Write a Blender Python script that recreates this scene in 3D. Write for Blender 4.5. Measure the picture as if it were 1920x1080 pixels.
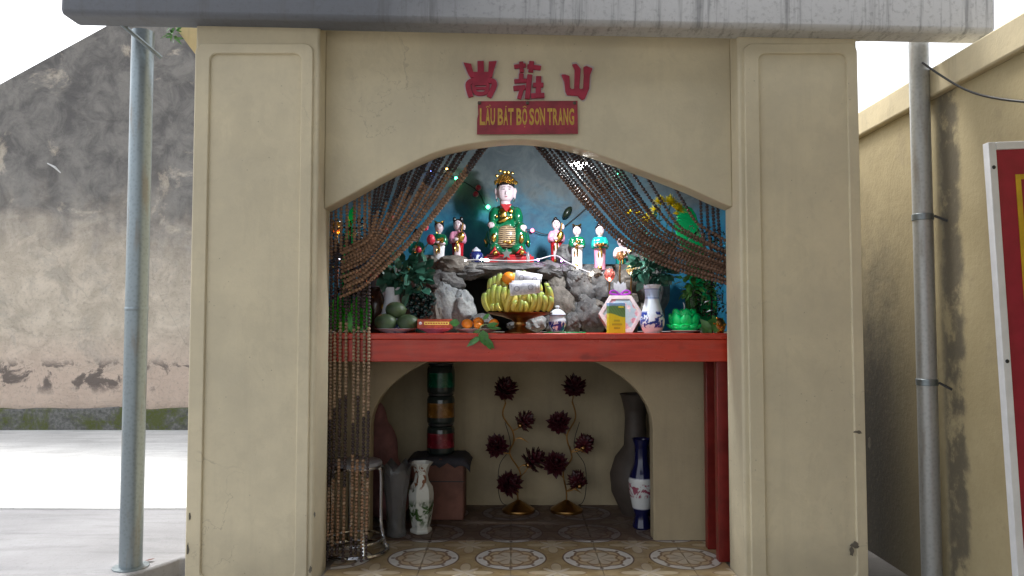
import bpy, bmesh, math, random
from mathutils import Vector, Matrix, noise, Euler
R = math.radians
for o in list(bpy.data.objects): bpy.data.objects.remove(o, do_unlink=True)
sc = bpy.context.scene
COL = sc.collection
# ------------------------------------------------------------------ camera
F = 1400.0; CY = -3.54; CH = 1.22; TILT = math.atan(65 / F)
cd = bpy.data.cameras.new('camera'); cam = bpy.data.objects.new('camera', cd); COL.objects.link(cam)
cam.location = (0, CY, CH); cam.rotation_euler = (R(90) + TILT, 0, 0)
cd.sensor_width = 36; cd.lens = 36 * F / 1920; cd.clip_start = 0.05; cd.clip_end = 500
sc.camera = cam
# ------------------------------------------------------------------ world, sun, exposure
SUN_EL, SUN_AZ = 62, 318      # azimuth: direction the light comes from, degrees clockwise from +Y
w = bpy.data.worlds.new('World'); sc.world = w; w.use_nodes = True
nt = w.node_tree; nt.nodes.clear()
sky = nt.nodes.new('ShaderNodeTexSky'); sky.sky_type = 'NISHITA'; sky.sun_disc = False
sky.sun_elevation = R(SUN_EL); sky.sun_rotation = R(SUN_AZ); sky.air_density = 1.0; sky.dust_density = 3.0
hs = nt.nodes.new('ShaderNodeHueSaturation'); hs.inputs['Saturation'].default_value = 0.22
bg = nt.nodes.new('ShaderNodeBackground'); bg.inputs['Strength'].default_value = 0.13
wo = nt.nodes.new('ShaderNodeOutputWorld')
nt.links.new(sky.outputs[0], hs.inputs['Color']); nt.links.new(hs.outputs[0], bg.inputs[0]); nt.links.new(bg.outputs[0], wo.inputs[0])
sd = bpy.data.lights.new('sun', 'SUN'); sd.energy = 0.9; sd.angle = R(14); sd.color = (1, .97, .92)
sun = bpy.data.objects.new('sun', sd); COL.objects.link(sun)
a, e = R(SUN_AZ), R(SUN_EL)
sun.rotation_euler = (-Vector((math.sin(a) * math.cos(e), math.cos(a) * math.cos(e), math.sin(e)))).to_track_quat('-Z', 'Y').to_euler()
vs = sc.view_settings; vs.view_transform = 'Standard'; vs.look = 'None'; vs.gamma = 1; vs.exposure = 1.7
# ------------------------------------------------------------------ helpers
def P(px, py, Y):
    dx = (px - 960) / F; dz = (540 - py) / F
    d = Vector((dx, math.cos(TILT) - dz * math.sin(TILT), math.sin(TILT) + dz * math.cos(TILT)))
    k = (Y - CY) / d.y
    return Vector((0, CY, CH)) + d * k
def S(Y): return (Y - CY) / F

class NT:
    def __init__(s, m): s.t = m.node_tree; s.n = s.t.nodes; s.l = s.t.links
    def put(s, v, sock):
        if isinstance(v, bpy.types.NodeSocket): s.l.new(v, sock)
        elif v is not None: sock.default_value = v
    def M(s, op, a, b=None, c=None):
        n = s.n.new('ShaderNodeMath'); n.operation = op
        for i, x in enumerate((a, b, c)):
            if x is not None: s.put(x, n.inputs[i])
        return n.outputs[0]
    def step(s, x, e, wd=.02):
        n = s.n.new('ShaderNodeMapRange'); n.interpolation_type = 'SMOOTHSTEP'
        s.put(x, n.inputs[0]); n.inputs[1].default_value = e - wd; n.inputs[2].default_value = e + wd
        return n.outputs[0]
    def band(s, x, lo, hi, wd=.01): return s.M('SUBTRACT', s.step(x, lo, wd), s.step(x, hi, wd))
    def mix(s, f, a, b, mode='MIX'):
        n = s.n.new('ShaderNodeMix'); n.data_type = 'RGBA'; n.blend_type = mode
        s.put(f, n.inputs[0])
        for v, i in ((a, 6), (b, 7)):
            if not isinstance(v, bpy.types.NodeSocket): v = (*v[:3], 1)
            s.put(v, n.inputs[i])
        return n.outputs[2]
    def co(s, kind='Object'): return s.n.new('ShaderNodeTexCoord').outputs[kind]
    def map(s, v, scale=(1, 1, 1), loc=(0, 0, 0)):
        n = s.n.new('ShaderNodeMapping'); s.put(v, n.inputs[0]); n.inputs[1].default_value = loc; n.inputs[3].default_value = scale
        return n.outputs[0]
    def sep(s, v):
        n = s.n.new('ShaderNodeSeparateXYZ'); s.put(v, n.inputs[0]); return n.outputs
    def noise(s, v, scale, det=4, rough=.55, dist=0):
        n = s.n.new('ShaderNodeTexNoise'); s.put(v, n.inputs['Vector']); n.inputs['Scale'].default_value = scale
        n.inputs['Detail'].default_value = det; n.inputs['Roughness'].default_value = rough; n.inputs['Distortion'].default_value = dist
        return n.outputs[0]
    def vor(s, v, scale, feat='F1'):
        n = s.n.new('ShaderNodeTexVoronoi'); n.feature = feat; s.put(v, n.inputs['Vector']); n.inputs['Scale'].default_value = scale
        return n.outputs[0]
    def bump(s, h, st=.3, d=.01):
        n = s.n.new('ShaderNodeBump'); s.put(h, n.inputs['Height']); n.inputs['Strength'].default_value = st; n.inputs['Distance'].default_value = d
        return n.outputs[0]
def newmat(name, rough=.6, metal=0, **kw):
    m = bpy.data.materials.new(name); m.use_nodes = True
    b = m.node_tree.nodes['Principled BSDF']
    b.inputs['Roughness'].default_value = rough; b.inputs['Metallic'].default_value = metal
    for k, v in kw.items(): b.inputs[k.replace('_', ' ')].default_value = v
    return m, NT(m), b
def mat(name, col, rough=.6, metal=0, var=.18, scale=12, bump=.15, bscale=60, bd=.003, emit=None, es=0, **kw):
    m, n, b = newmat(name, rough, metal, **kw)
    v = n.co()
    nz = n.noise(v, scale, 5, .6)
    c2 = tuple(min(1, x * (1 + var)) for x in col); c1 = tuple(x * (1 - var) for x in col)
    f = n.step(nz, .5, .22)
    n.put(n.mix(f, c1, c2), b.inputs['Base Color'])
    if bump: n.put(n.bump(n.noise(v, bscale, 4), bump, bd), b.inputs['Normal'])
    if rough > .15:
        n.put(n.M('ADD', n.M('MULTIPLY', nz, .25), rough - .125), b.inputs['Roughness'])
    if emit: b.inputs['Emission Color'].default_value = (*emit, 1); b.inputs['Emission Strength'].default_value = es
    return m

class MB:
    def __init__(s): s.v = []; s.f = []; s.mi = []; s.cur = 0
    def add(s, vs_, fs, mi=None):
        o = len(s.v); s.v += [tuple(x) for x in vs_]
        for f in fs: s.f.append(tuple(i + o for i in f)); s.mi.append(s.cur if mi is None else mi)
        return s
    def box(s, c, d, rot=None, mi=None):
        c = Vector(c); q = rot.to_matrix() if rot else None
        vs_ = []
        for z in (-.5, .5):
            for x, y in ((-.5, -.5), (.5, -.5), (.5, .5), (-.5, .5)):
                p = Vector((x * d[0], y * d[1], z * d[2])); vs_.append(c + (q @ p if q else p))
        return s.add(vs_, [(3, 2, 1, 0), (4, 5, 6, 7), (0, 1, 5, 4), (1, 2, 6, 5), (2, 3, 7, 6), (3, 0, 4, 7)], mi)
    def bx(s, x0, x1, y0, y1, z0, z1, mi=None):
        return s.box(((x0 + x1) / 2, (y0 + y1) / 2, (z0 + z1) / 2), (x1 - x0, y1 - y0, z1 - z0), None, mi)
    def prism(s, pts, y0, y1, mi=None):          # outline in XZ, extruded in Y
        n = len(pts)
        vs_ = [(x, y0, z) for x, z in pts] + [(x, y1, z) for x, z in pts]
        fs = [tuple(range(n)), tuple(range(2 * n - 1, n - 1, -1))] + [(i, i + n, (i + 1) % n + n, (i + 1) % n) for i in range(n)]
        return s.add(vs_, fs, mi)
    def prismz(s, pts, z0, z1, mi=None):
        n = len(pts)
        vs_ = [(x, y, z0) for x, y in pts] + [(x, y, z1) for x, y in pts]
        fs = [tuple(range(n)), tuple(range(2 * n - 1, n - 1, -1))] + [(i, i + n, (i + 1) % n + n, (i + 1) % n) for i in range(n)]
        return s.add(vs_, fs, mi)
    def ring(s, a, b, y0, y1, mi=None):          # frame between outline a and outline b (same count), in XZ
        n = len(a)
        vs_ = [(x, y0, z) for x, z in a] + [(x, y0, z) for x, z in b] + [(x, y1, z) for x, z in a] + [(x, y1, z) for x, z in b]
        fs = []
        for i in range(n):
            j = (i + 1) % n
            fs += [(i, j, j + n, i + n), (i, i + 2 * n, j + 2 * n, j), (i + n, j + n, j + 3 * n, i + 3 * n)]
        return s.add(vs_, fs, mi)
    def lathe(s, prof, n=24, c=(0, 0, 0), sx=1, sy=1, mi=None, mat4=None, ph=0):
        vs_ = []; fs = []; m = len(prof)
        for r, z in prof:
            for k in range(n):
                t = 2 * math.pi * k / n + ph
                p = Vector((c[0] + r * sx * math.cos(t), c[1] + r * sy * math.sin(t), c[2] + z))
                vs_.append(mat4 @ p if mat4 else p)
        for i in range(m - 1):
            for k in range(n):
                a_ = i * n + k; b_ = i * n + (k + 1) % n
                fs.append((a_, b_, b_ + n, a_ + n))
        if prof[0][0] > 1e-5: fs.append(tuple(range(n - 1, -1, -1)))
        if prof[-1][0] > 1e-5: fs.append(tuple(range((m - 1) * n, m * n)))
        return s.add(vs_, fs, mi)
    def ell(s, c, r, nu=14, nv=9, rot=None, mi=None):
        if not hasattr(r, '__len__'): r = (r, r, r)
        q = rot.to_matrix() if rot else None; c = Vector(c)
        vs_ = []; fs = []
        def pt(x, y, z):
            p = Vector((x * r[0], y * r[1], z * r[2])); return c + (q @ p if q else p)
        vs_.append(pt(0, 0, -1))
        for i in range(1, nv):
            t = -math.pi / 2 + math.pi * i / nv
            for k in range(nu):
                u = 2 * math.pi * k / nu; vs_.append(pt(math.cos(t) * math.cos(u), math.cos(t) * math.sin(u), math.sin(t)))
        vs_.append(pt(0, 0, 1)); L = len(vs_) - 1
        for k in range(nu): fs.append((0, 1 + (k + 1) % nu, 1 + k))
        for i in range(nv - 2):
            for k in range(nu):
                a_ = 1 + i * nu + k; b_ = 1 + i * nu + (k + 1) % nu; fs.append((a_, b_, b_ + nu, a_ + nu))
        o = 1 + (nv - 2) * nu
        for k in range(nu): fs.append((o + k, o + (k + 1) % nu, L))
        return s.add(vs_, fs, mi)
    def tube(s, pts, r, n=8, mi=None, closed=False):
        pts = [Vector(p) for p in pts]; m = len(pts)
        rr = r if hasattr(r, '__len__') else [r] * m
        vs_ = []; fs = []; up = None
        for i, p in enumerate(pts):
            if closed: t = pts[(i + 1) % m] - pts[i - 1]
            else: t = pts[min(i + 1, m - 1)] - pts[max(i - 1, 0)]
            t.normalize()
            if up is None:
                up = Vector((0, 0, 1)) if abs(t.z) < .9 else Vector((1, 0, 0))
            up = (up - t * up.dot(t))
            if up.length < 1e-5: up = t.orthogonal()
            up.normalize(); sd_ = t.cross(up)
            for k in range(n):
                q = 2 * math.pi * k / n; vs_.append(p + (up * math.cos(q) + sd_ * math.sin(q)) * rr[i])
        for i in range(m if closed else m - 1):
            for k in range(n):
                j = (i + 1) % m
                fs.append((i * n + k, i * n + (k + 1) % n, j * n + (k + 1) % n, j * n + k))
        if not closed: fs += [tuple(range(n - 1, -1, -1)), tuple(range((m - 1) * n, m * n))]
        return s.add(vs_, fs, mi)
    def leaf(s, p, d, up, L, W, bend=.15, mi=None, notch=0):
        p = Vector(p); d = Vector(d).normalized(); up = Vector(up); sd_ = d.cross(up)
        if sd_.length < 1e-4: sd_ = d.orthogonal()
        sd_.normalize(); nn = sd_.cross(d)
        def q(t, u, h): return p + d * (L * t) + sd_ * (W * u) + nn * (h * L)
        vs_ = [q(0, 0, 0), q(.3, .42, .06 - bend * .1), q(.3, 0, -bend * .05), q(.3, -.42, .06 - bend * .1), q(.65, .4, .04 - bend * .45), q(.65, 0, -bend * .4), q(.65, -.4, .04 - bend * .45), q(1, 0, -bend)]
        return s.add(vs_, [(0, 1, 2), (0, 2, 3), (1, 4, 5, 2), (2, 5, 6, 3), (4, 7, 5), (5, 7, 6)], mi)
    def clump(s, n, c, r, L, W, seed, outward=.8, mi=None):
        rd = random.Random(seed); c = Vector(c)
        for _ in range(n):
            while True:
                q = Vector((rd.uniform(-1, 1), rd.uniform(-1, 1), rd.uniform(-1, 1)))
                if q.length < 1: break
            p = c + Vector((q.x * r[0], q.y * r[1], q.z * r[2]))
            d = q * outward + Vector((rd.gauss(0, .5), rd.gauss(0, .5), rd.gauss(0, .5)))
            k = rd.uniform(.6, 1.25)
            s.leaf(p, d, (rd.gauss(0, 1), rd.gauss(0, 1), 1.2), L * k, W * k, rd.uniform(0, .4), mi)
        return s
    def build(s, name, mats, parent=None, sharp=38, bevel=0, loc=None, recalc=True):
        me = bpy.data.meshes.new(name); me.from_pydata(s.v, [], s.f)
        mats = mats if isinstance(mats, (list, tuple)) else [mats]
        for m in mats: me.materials.append(m)
        me.polygons.foreach_set('material_index', s.mi)
        if recalc:
            bm = bmesh.new(); bm.from_mesh(me); bmesh.ops.recalc_face_normals(bm, faces=bm.faces); bm.to_mesh(me); bm.free()
        me.polygons.foreach_set('use_smooth', [True] * len(me.polygons))
        me.set_sharp_from_angle(angle=R(sharp)); me.update()
        o = bpy.data.objects.new(name, me); COL.objects.link(o)
        if parent: o.parent = parent
        if loc is not None: o.location = loc
        if bevel:
            b = o.modifiers.new('bevel', 'BEVEL'); b.width = bevel; b.segments = 2; b.limit_method = 'ANGLE'; b.angle_limit = R(40)
        return o
    def blob(s, name, m, parent=None, vox=.006, smooth=6, loc=None):
        o = s.build(name, m, parent, 180, 0, loc)
        r = o.modifiers.new('remesh', 'REMESH'); r.mode = 'VOXEL'; r.voxel_size = vox; r.use_smooth_shade = True
        q = o.modifiers.new('smooth', 'SMOOTH'); q.factor = .5; q.iterations = smooth
        return o
def tag(o, label=None, cat=None, group=None, kind=None):
    for k, v in (('label', label), ('category', cat), ('group', group), ('kind', kind)):
        if v: o[k] = v
    return o
def T(name, label, cat, loc=(0, 0, 0), group=None, rz=0, kind=None):
    o = bpy.data.objects.new(name, None); COL.objects.link(o); o.empty_display_size = .05
    o.location = loc; o.rotation_euler = (0, 0, rz)
    return tag(o, label, cat, group, kind)
def copy_tree(o, parent=None):
    c = o.copy(); COL.objects.link(c); c.parent = parent
    for ch in list(o.children): copy_tree(ch, c)
    return c
def rrect(x0, x1, z0, z1, r, n=5):
    out = []
    for cx, cz, a0 in ((x1 - r, z1 - r, 0), (x0 + r, z1 - r, 90), (x0 + r, z0 + r, 180), (x1 - r, z0 + r, 270)):
        for k in range(n + 1):
            t = R(a0 + 90 * k / n); out.append((cx + r * math.cos(t), cz + r * math.sin(t)))
    return out
def spline(pts, n=6):
    pts = [Vector(p) for p in pts]; out = []
    for i in range(len(pts) - 1):
        p0, p1, p2, p3 = pts[max(i - 1, 0)], pts[i], pts[i + 1], pts[min(i + 2, len(pts) - 1)]
        for k in range(n):
            t = k / n
            out.append(.5 * ((2 * p1) + (p2 - p0) * t + (2 * p0 - 5 * p1 + 4 * p2 - p3) * t * t + (3 * p1 - p0 - 3 * p2 + p3) * t ** 3))
    out.append(pts[-1]); return out

# ------------------------------------------------------------------ materials
def plaster(name, c, dirt=(.20, .17, .12), amt=.35, streak=.3, base_dirt=0):
    m, n, b = newmat(name, .75)
    v = n.co(); xyz = n.sep(v)
    big = n.noise(v, 1.7, 6, .62); fine = n.noise(v, 38, 4, .7)
    c0 = n.mix(n.step(big, .5, .22), tuple(x * k for x, k in zip(c, (.86, .87, .90))), tuple(min(1, x * 1.07) for x in c))
    pt = n.noise(n.map(v, (1, 1, .8), (3, 5, 1)), 4.5, 6, .7, .6); c0 = n.mix(n.M('MULTIPLY', n.step(pt, .57, .03), .16), c0, tuple(x * .72 for x in c))
    st = n.noise(n.map(v, (9, 9, .7)), 1.6, 5, .65)
    c1 = n.mix(n.M('MULTIPLY', n.step(st, .64, .14), streak), c0, dirt)
    sp = n.noise(v, 15, 6, .75)
    c2 = n.mix(n.M('MULTIPLY', n.step(sp, .70, .05), amt), c1, dirt)
    spk = n.vor(n.map(v, (1, 1, 1)), 26)
    c2 = n.mix(n.M('MULTIPLY', n.M('SUBTRACT', 1, n.step(spk, .07, .03)), n.M('MULTIPLY', n.step(n.noise(v, 3, 2), .55, .05), .5)), c2, (.1, .09, .07))
    wv = n.noise(v, 4, 5, .6); wn = n.n.new('ShaderNodeVectorMath'); wn.operation = 'SCALE'; n.put(v, wn.inputs[0]); n.put(n.M('ADD', .85, n.M('MULTIPLY', wv, .5)), wn.inputs[3])
    ck = n.vor(wn.outputs[0], 1.6, 'DISTANCE_TO_EDGE'); ckm = n.M('MULTIPLY', n.M('SUBTRACT', 1, n.step(ck, .0035, .003)), n.step(n.noise(v, 1.9, 3), .58, .05))
    c2 = n.mix(n.M('MULTIPLY', ckm, .32), c2, (.2, .165, .12))
    if base_dirt:
        low = n.M('SUBTRACT', 1, n.step(n.M('ADD', xyz[2], n.M('MULTIPLY', big, .35)), .32, .16))
        c2 = n.mix(n.M('MULTIPLY', low, base_dirt), c2, dirt)
    n.put(n.mix(n.M('MULTIPLY', n.step(fine, .55, .2), .12), c2, tuple(x * .75 for x in c)), b.inputs['Base Color'])
    h = n.M('ADD', n.M('MULTIPLY', n.noise(v, 7, 4), 1.0), n.M('MULTIPLY', fine, .3))
    n.put(n.bump(h, .35, .012), b.inputs['Normal'])
    return m
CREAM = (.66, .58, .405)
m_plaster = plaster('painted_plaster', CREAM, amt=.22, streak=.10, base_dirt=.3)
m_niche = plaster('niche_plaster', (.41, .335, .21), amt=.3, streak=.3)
m_side = plaster('yellow_plaster', (.62, .50, .27), amt=.35, streak=.3, base_dirt=.6)
m_white = mat('white_paint', (.75, .76, .78), .5, var=.06)
m_redpaint = mat('red_paint', (.34, .02, .05), .5, var=.2, scale=20)
m_sign = mat('sign_red', (.27, .025, .04), .45, var=.35, scale=7)
m_gold_text = mat('ochre_paint', (.50, .30, .05), .5, var=.25, scale=30)
m_gold = mat('gold', (.80, .52, .12), .22, 1, var=.1, bump=0)
m_brass = mat('dull_brass', (.36, .20, .07), .32, 1, var=.3, scale=9)
m_chrome = mat('chrome', (.62, .63, .66), .14, 1, var=.1, bump=0)
m_galv = None
def galv(name, c=(.24, .28, .30), metal=.75):
    m, n, b = newmat(name, .42, metal)
    v = n.co(); s1 = n.vor(v, 60); s2 = n.noise(n.map(v, (6, 6, 1)), 3, 5)
    c0 = n.mix(n.step(s1, .35, .25), tuple(x * .92 for x in c), tuple(x * 1.06 for x in c))
    n.put(n.mix(n.M('MULTIPLY', n.step(s2, .62, .08), .45), c0, (.22, .17, .12)), b.inputs['Base Color'])
    n.put(n.M('ADD', n.M('MULTIPLY', s2, .3), .25), b.inputs['Roughness'])
    return m
m_galv = galv('galvanised_steel')
def wood_red():
    m, n, b = newmat('lacquered_wood', .3)
    v = n.co(); g = n.noise(n.map(v, (1.2, 8, 14)), 3, 6, .6); bl = n.noise(n.map(v, (2.5, 3, 5)), 2, 3)
    c = n.mix(n.step(g, .5, .25), (.40, .024, .010), (.58, .045, .017))
    c = n.mix(n.M('MULTIPLY', n.step(bl, .68, .07), .5), c, (.10, .015, .01))
    sc2 = n.noise(n.map(v, (3, 30, 40)), 2, 6, .75); c = n.mix(n.M('MULTIPLY', n.step(sc2, .67, .04), .2), c, (.50, .20, .15)); du = n.noise(v, 9, 6, .7); c = n.mix(n.M('MULTIPLY', n.step(du, .58, .12), .10), c, (.33, .22, .18))
    n.put(c, b.inputs['Base Color']); n.put(n.M('ADD', n.M('MULTIPLY', bl, .3), .16), b.inputs['Roughness'])
    n.put(n.bump(g, .08, .003), b.inputs['Normal'])
    return m
m_wood = wood_red()
m_wood_shade = mat('shaded_red_lacquer', (.17, .012, .009), .4, var=.3, scale=8)  # same lacquer as the table, darkened to put the legs' shade in
def bead_mat(name, c):
    m, n, b = newmat(name, .5)
    v = n.co(); nz = n.noise(v, 45, 2)
    n.put(n.mix(n.step(nz, .5, .2), tuple(x * .7 for x in c), tuple(x * 1.3 for x in c)), b.inputs['Base Color'])
    return m
m_bead = bead_mat('wood_bead', (.27, .155, .09)); m_beadd = bead_mat('dark_bead', (.052, .034, .034)); m_beadr = bead_mat('brown_bead', (.155, .085, .055)); m_beadp = bead_mat('pale_bead', (.32, .22, .145))
def rock_mat(name, c, c2):
    m, n, b = newmat(name, .85)
    v = n.co(); a_ = n.noise(v, 9, 6, .7); k = n.vor(v, 22)
    f = n.noise(v, 60, 4, .7)
    col = n.mix(n.step(a_, .5, .18), c, c2); col = n.mix(n.M('MULTIPLY', n.step(f, .6, .1), .4), col, tuple(x * .45 for x in c))
    n.put(col, b.inputs['Base Color']); n.put(n.bump(n.M('ADD', a_, n.M('MULTIPLY', f, .35)), .7, .02), b.inputs['Normal'])
    return m
m_rock = rock_mat('grey_rock', (.065, .065, .07), (.165, .16, .155)); m_rockl = rock_mat('pale_rock', (.20, .215, .23), (.38, .39, .38)); m_rockb = rock_mat('brown_rock', (.095, .082, .07), (.20, .178, .155))
m_leaf = mat('dark_leaf', (.035, .125, .085), .38, var=.4, scale=20, bump=0)
m_leafb = mat('bright_leaf', (.06, .20, .04), .35, var=.35, scale=25, bump=0)
m_stem = mat('stem_green', (.10, .16, .05), .5, bump=0)
m_green = mat('green_plastic', (.0, .34, .10), .25, var=.15, bump=0)
m_wax = mat('green_wax', (.0, .66, .17), .3, var=.08, bump=0, Subsurface_Weight=.35)
m_skin = mat('painted_skin', (.66, .54, .58), .22, var=.03, bump=0)
m_black = mat('black_lacquer', (.012, .01, .012), .18, var=.1, bump=0)
m_robe = mat('green_robe', (.003, .13, .055), .16, var=.25, scale=8, bump=0, Coat_Weight=.6)
m_teal = mat('teal_robe', (.01, .30, .26), .18, var=.15, bump=0)
m_redl = mat('red_lacquer', (.42, .012, .02), .18, var=.2, bump=0)
m_pink = mat('pink_lacquer', (.72, .30, .45), .2, var=.1, bump=0)
m_pinkw = mat('pale_pink', (.85, .66, .70), .2, var=.1, bump=0)
m_ivory = mat('white_lacquer', (.82, .82, .86), .18, var=.05, bump=0)
m_orange = mat('orange_peel', (.86, .24, .015), .42, var=.1, bscale=220, bump=.25, bd=.002)
m_flower = mat('yellow_petal', (.92, .76, .02), .5, var=.15, bump=0)
m_bud = mat('red_bud', (.62, .03, .07), .35, var=.2, bump=0)
m_wine = mat('wine_petal', (.06, .008, .014), .35, var=.4, scale=15, bump=0)
m_cable = mat('black_cable', (.02, .02, .02), .5, bump=0)
m_silver = mat('tinsel', (.55, .55, .58), .18, 1, var=.3, bump=0)
m_darkfoil = mat('dark_foil', (.05, .04, .03), .22, .6, var=.5, scale=30, bump=0)
def emis(name, c, st):
    m = mat(name, c, .4, bump=0, emit=c, es=st); return m

CAN = (-2.2, 4.2, -6.5, -.7, 3.1)
# ------------------------------------------------------------------ ground
GZ = -.12
def concrete(name, c, wet=.0, rough=.8):
    m, n, b = newmat(name, rough)
    v = n.co(); a_ = n.noise(v, 1.3, 6, .6); s = n.noise(n.map(v, (.6, 5, 1)), 1.5, 5, .6); f = n.noise(v, 40, 5, .75)
    col = n.mix(n.step(a_, .5, .2), tuple(x * .85 for x in c), tuple(x * 1.1 for x in c))
    col = n.mix(n.M('MULTIPLY', n.step(s, .6, .1), .35), col, tuple(x * .6 for x in c))
    col = n.mix(n.M('MULTIPLY', n.step(f, .62, .06), .4), col, (.12, .11, .10)); tr_ = n.noise(n.map(v, (.5, 3, 1), (5, 2, 0)), 2.2, 8, .75, .4); col = n.mix(n.M('MULTIPLY', n.step(tr_, .55, .07), .4), col, tuple(x * .55 for x in c))
    n.put(col, b.inputs['Base Color']); n.put(n.bump(n.M('ADD', n.M('MULTIPLY', a_, 2.0), f), .5, .012), b.inputs['Normal'])
    return m
m_conc = concrete('worn_shaded_concrete', (.25, .25, .26)); m_concl = concrete('pale_concrete', (.62, .62, .61)); m_soil = concrete('dark_ground', (.20, .19, .18))  # apron grey, courtyard pale: the yard's shadow edge put into the concrete colours
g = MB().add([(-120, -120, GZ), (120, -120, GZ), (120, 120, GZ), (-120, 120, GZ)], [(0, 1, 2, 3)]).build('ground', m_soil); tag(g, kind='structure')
ap = MB().prismz([(-14, -.35), (-2.2, -.28), (-1.93, -.02), (-1.72, .40), (-1.45, .46), (-1.45, 1.41), (-14, 1.44)], GZ - .02, 0).build('concrete_apron', m_conc, bevel=.012); tag(ap, kind='structure')
yd = MB().prismz([(-14, 1.445)] + [(-13.8 + .15 * k, 1.43 - .03 * (k / 84) + .022 * noise.noise(Vector((k * .21, 0, 0))) + .012 * noise.noise(Vector((k * .9, 2, 0)))) for k in range(85)] + [(-1.0, 5.1), (-14, 5.1)], GZ - .02, .012).build('courtyard', m_concl, bevel=.008); tag(yd, kind='structure')

# ------------------------------------------------------------------ neighbour gable wall
def stained():
    m, n, b = newmat('stained_plaster', .9)
    v = n.co(); xyz = n.sep(v); big = n.noise(v, .9, 9, .66, .5); mid = n.noise(v, 3.2, 8, .7, .5); fine = n.noise(v, 24, 6, .75)
    st = n.noise(n.map(v, (3, 3, .5)), 1.6, 6, .65)
    base = n.mix(n.step(mid, .5, .14), (.46, .40, .32), (.63, .55, .45))
    low = n.M('SUBTRACT', 1, n.step(n.M('ADD', xyz[2], n.M('MULTIPLY', big, .5)), 1.15, .35))
    base = n.mix(n.M('MULTIPLY', low, .6), base, (.62, .465, .38))
    hgt = n.M('ADD', n.M('ADD', n.M('ADD', xyz[2], n.M('MULTIPLY', big, 2.2)), n.M('MULTIPLY', st, .9)), n.M('MULTIPLY', mid, .5))
    dark = n.step(hgt, 4.1, .62)
    patch = n.M('MULTIPLY', n.step(n.M('ADD', n.noise(v, 1.5, 8, .66, .5), n.M('MULTIPLY', fine, .12)), .68, .045), .8)
    dark = n.M('MULTIPLY', dark, n.M('SUBTRACT', 1, patch))
    dk = n.mix(n.step(mid, .5, .15), (.085, .085, .09), (.21, .205, .195))
    col = n.mix(n.M('MULTIPLY', dark, .9), base, dk)
    gs_ = n.M('MULTIPLY', n.step(n.noise(n.map(v, (1, 1, 1), (7, 1, 3)), 2.2, 7, .7, .5), .58, .06), .35); col = n.mix(gs_, col, (.30, .285, .255))
    sm = n.M('MULTIPLY', n.step(mid, .545, .04), n.band(n.M('ADD', xyz[2], n.M('MULTIPLY', mid, .35)), .66, .98, .07))
    col = n.mix(n.M('MULTIPLY', sm, .85), col, (.09, .075, .07))
    col = n.mix(n.M('MULTIPLY', n.step(fine, .58, .06), .3), col, (.16, .15, .14))
    wn = n.n.new('ShaderNodeVectorMath'); wn.operation = 'SCALE'; n.put(v, wn.inputs[0]); n.put(n.M('ADD', .8, n.M('MULTIPLY', mid, .5)), wn.inputs[3])
    ck = n.vor(wn.outputs[0], .9, 'DISTANCE_TO_EDGE'); col = n.mix(n.M('MULTIPLY', n.M('SUBTRACT', 1, n.step(ck, .004, .003)), .16), col, (.07, .065, .06))
    n.put(col, b.inputs['Base Color']); n.put(n.bump(n.M('ADD', n.M('MULTIPLY', mid, 2.5), fine), .8, .03), b.inputs['Normal'])
    return m
def mossy():
    m, n, b = newmat('mossy_concrete', .9)
    v = n.co(); mid = n.noise(v, 2.6, 6, .7, .3); f = n.noise(v, 26, 5, .7)
    col = n.mix(n.step(f, .5, .2), (.08, .08, .075), (.20, .20, .19))
    col = n.mix(n.M('MULTIPLY', n.step(mid, .5, .07), n.step(f, .42, .1)), col, (.085, .10, .025))
    n.put(col, b.inputs['Base Color']); n.put(n.bump(f, .7, .03), b.inputs['Normal']); return m
nw = T('gable_wall', 'stained old plaster gable wall with black mould and mossy foot', 'wall', (-3, 5.0, 0))
YW = 5.0
A = P(-300, 322, YW); B = P(212, 42, YW)
sl = (B.z - A.z) / (B.x - A.x); xr = -.9; zr = A.z + sl * (xr - A.x)
MB().prism([(-12 + 3, 0), (xr + 3, 0), (xr + 3, zr), (A.x + 3, A.z), (-12 + 3, A.z + sl * (-12 - A.x))], 0, .22).build('wall', stained(), nw)
po_ = [(-9, 0), (xr + 3.002, 0)]
for k in range(60): x_ = xr + 3.002 - (xr + 12.0) * k / 59; po_.append((x_, .25 + .045 * noise.noise(Vector((x_ * 2.3, 0, 0))) + .02 * noise.noise(Vector((x_ * 9, 3, 0)))))
MB().prism(po_, -.07, .1).build('plinth', mossy(), nw, bevel=.012)
vh = P(108, 312, YW)
MB().tube([(vh.x + 3 - .1, -.03, vh.z + .03), (vh.x + 3, -.05, vh.z - .02), (vh.x + 3.05, -.02, vh.z - .08)], [.006, .013, .006], 7).build('plaster_scar', m_concl, nw)

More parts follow.
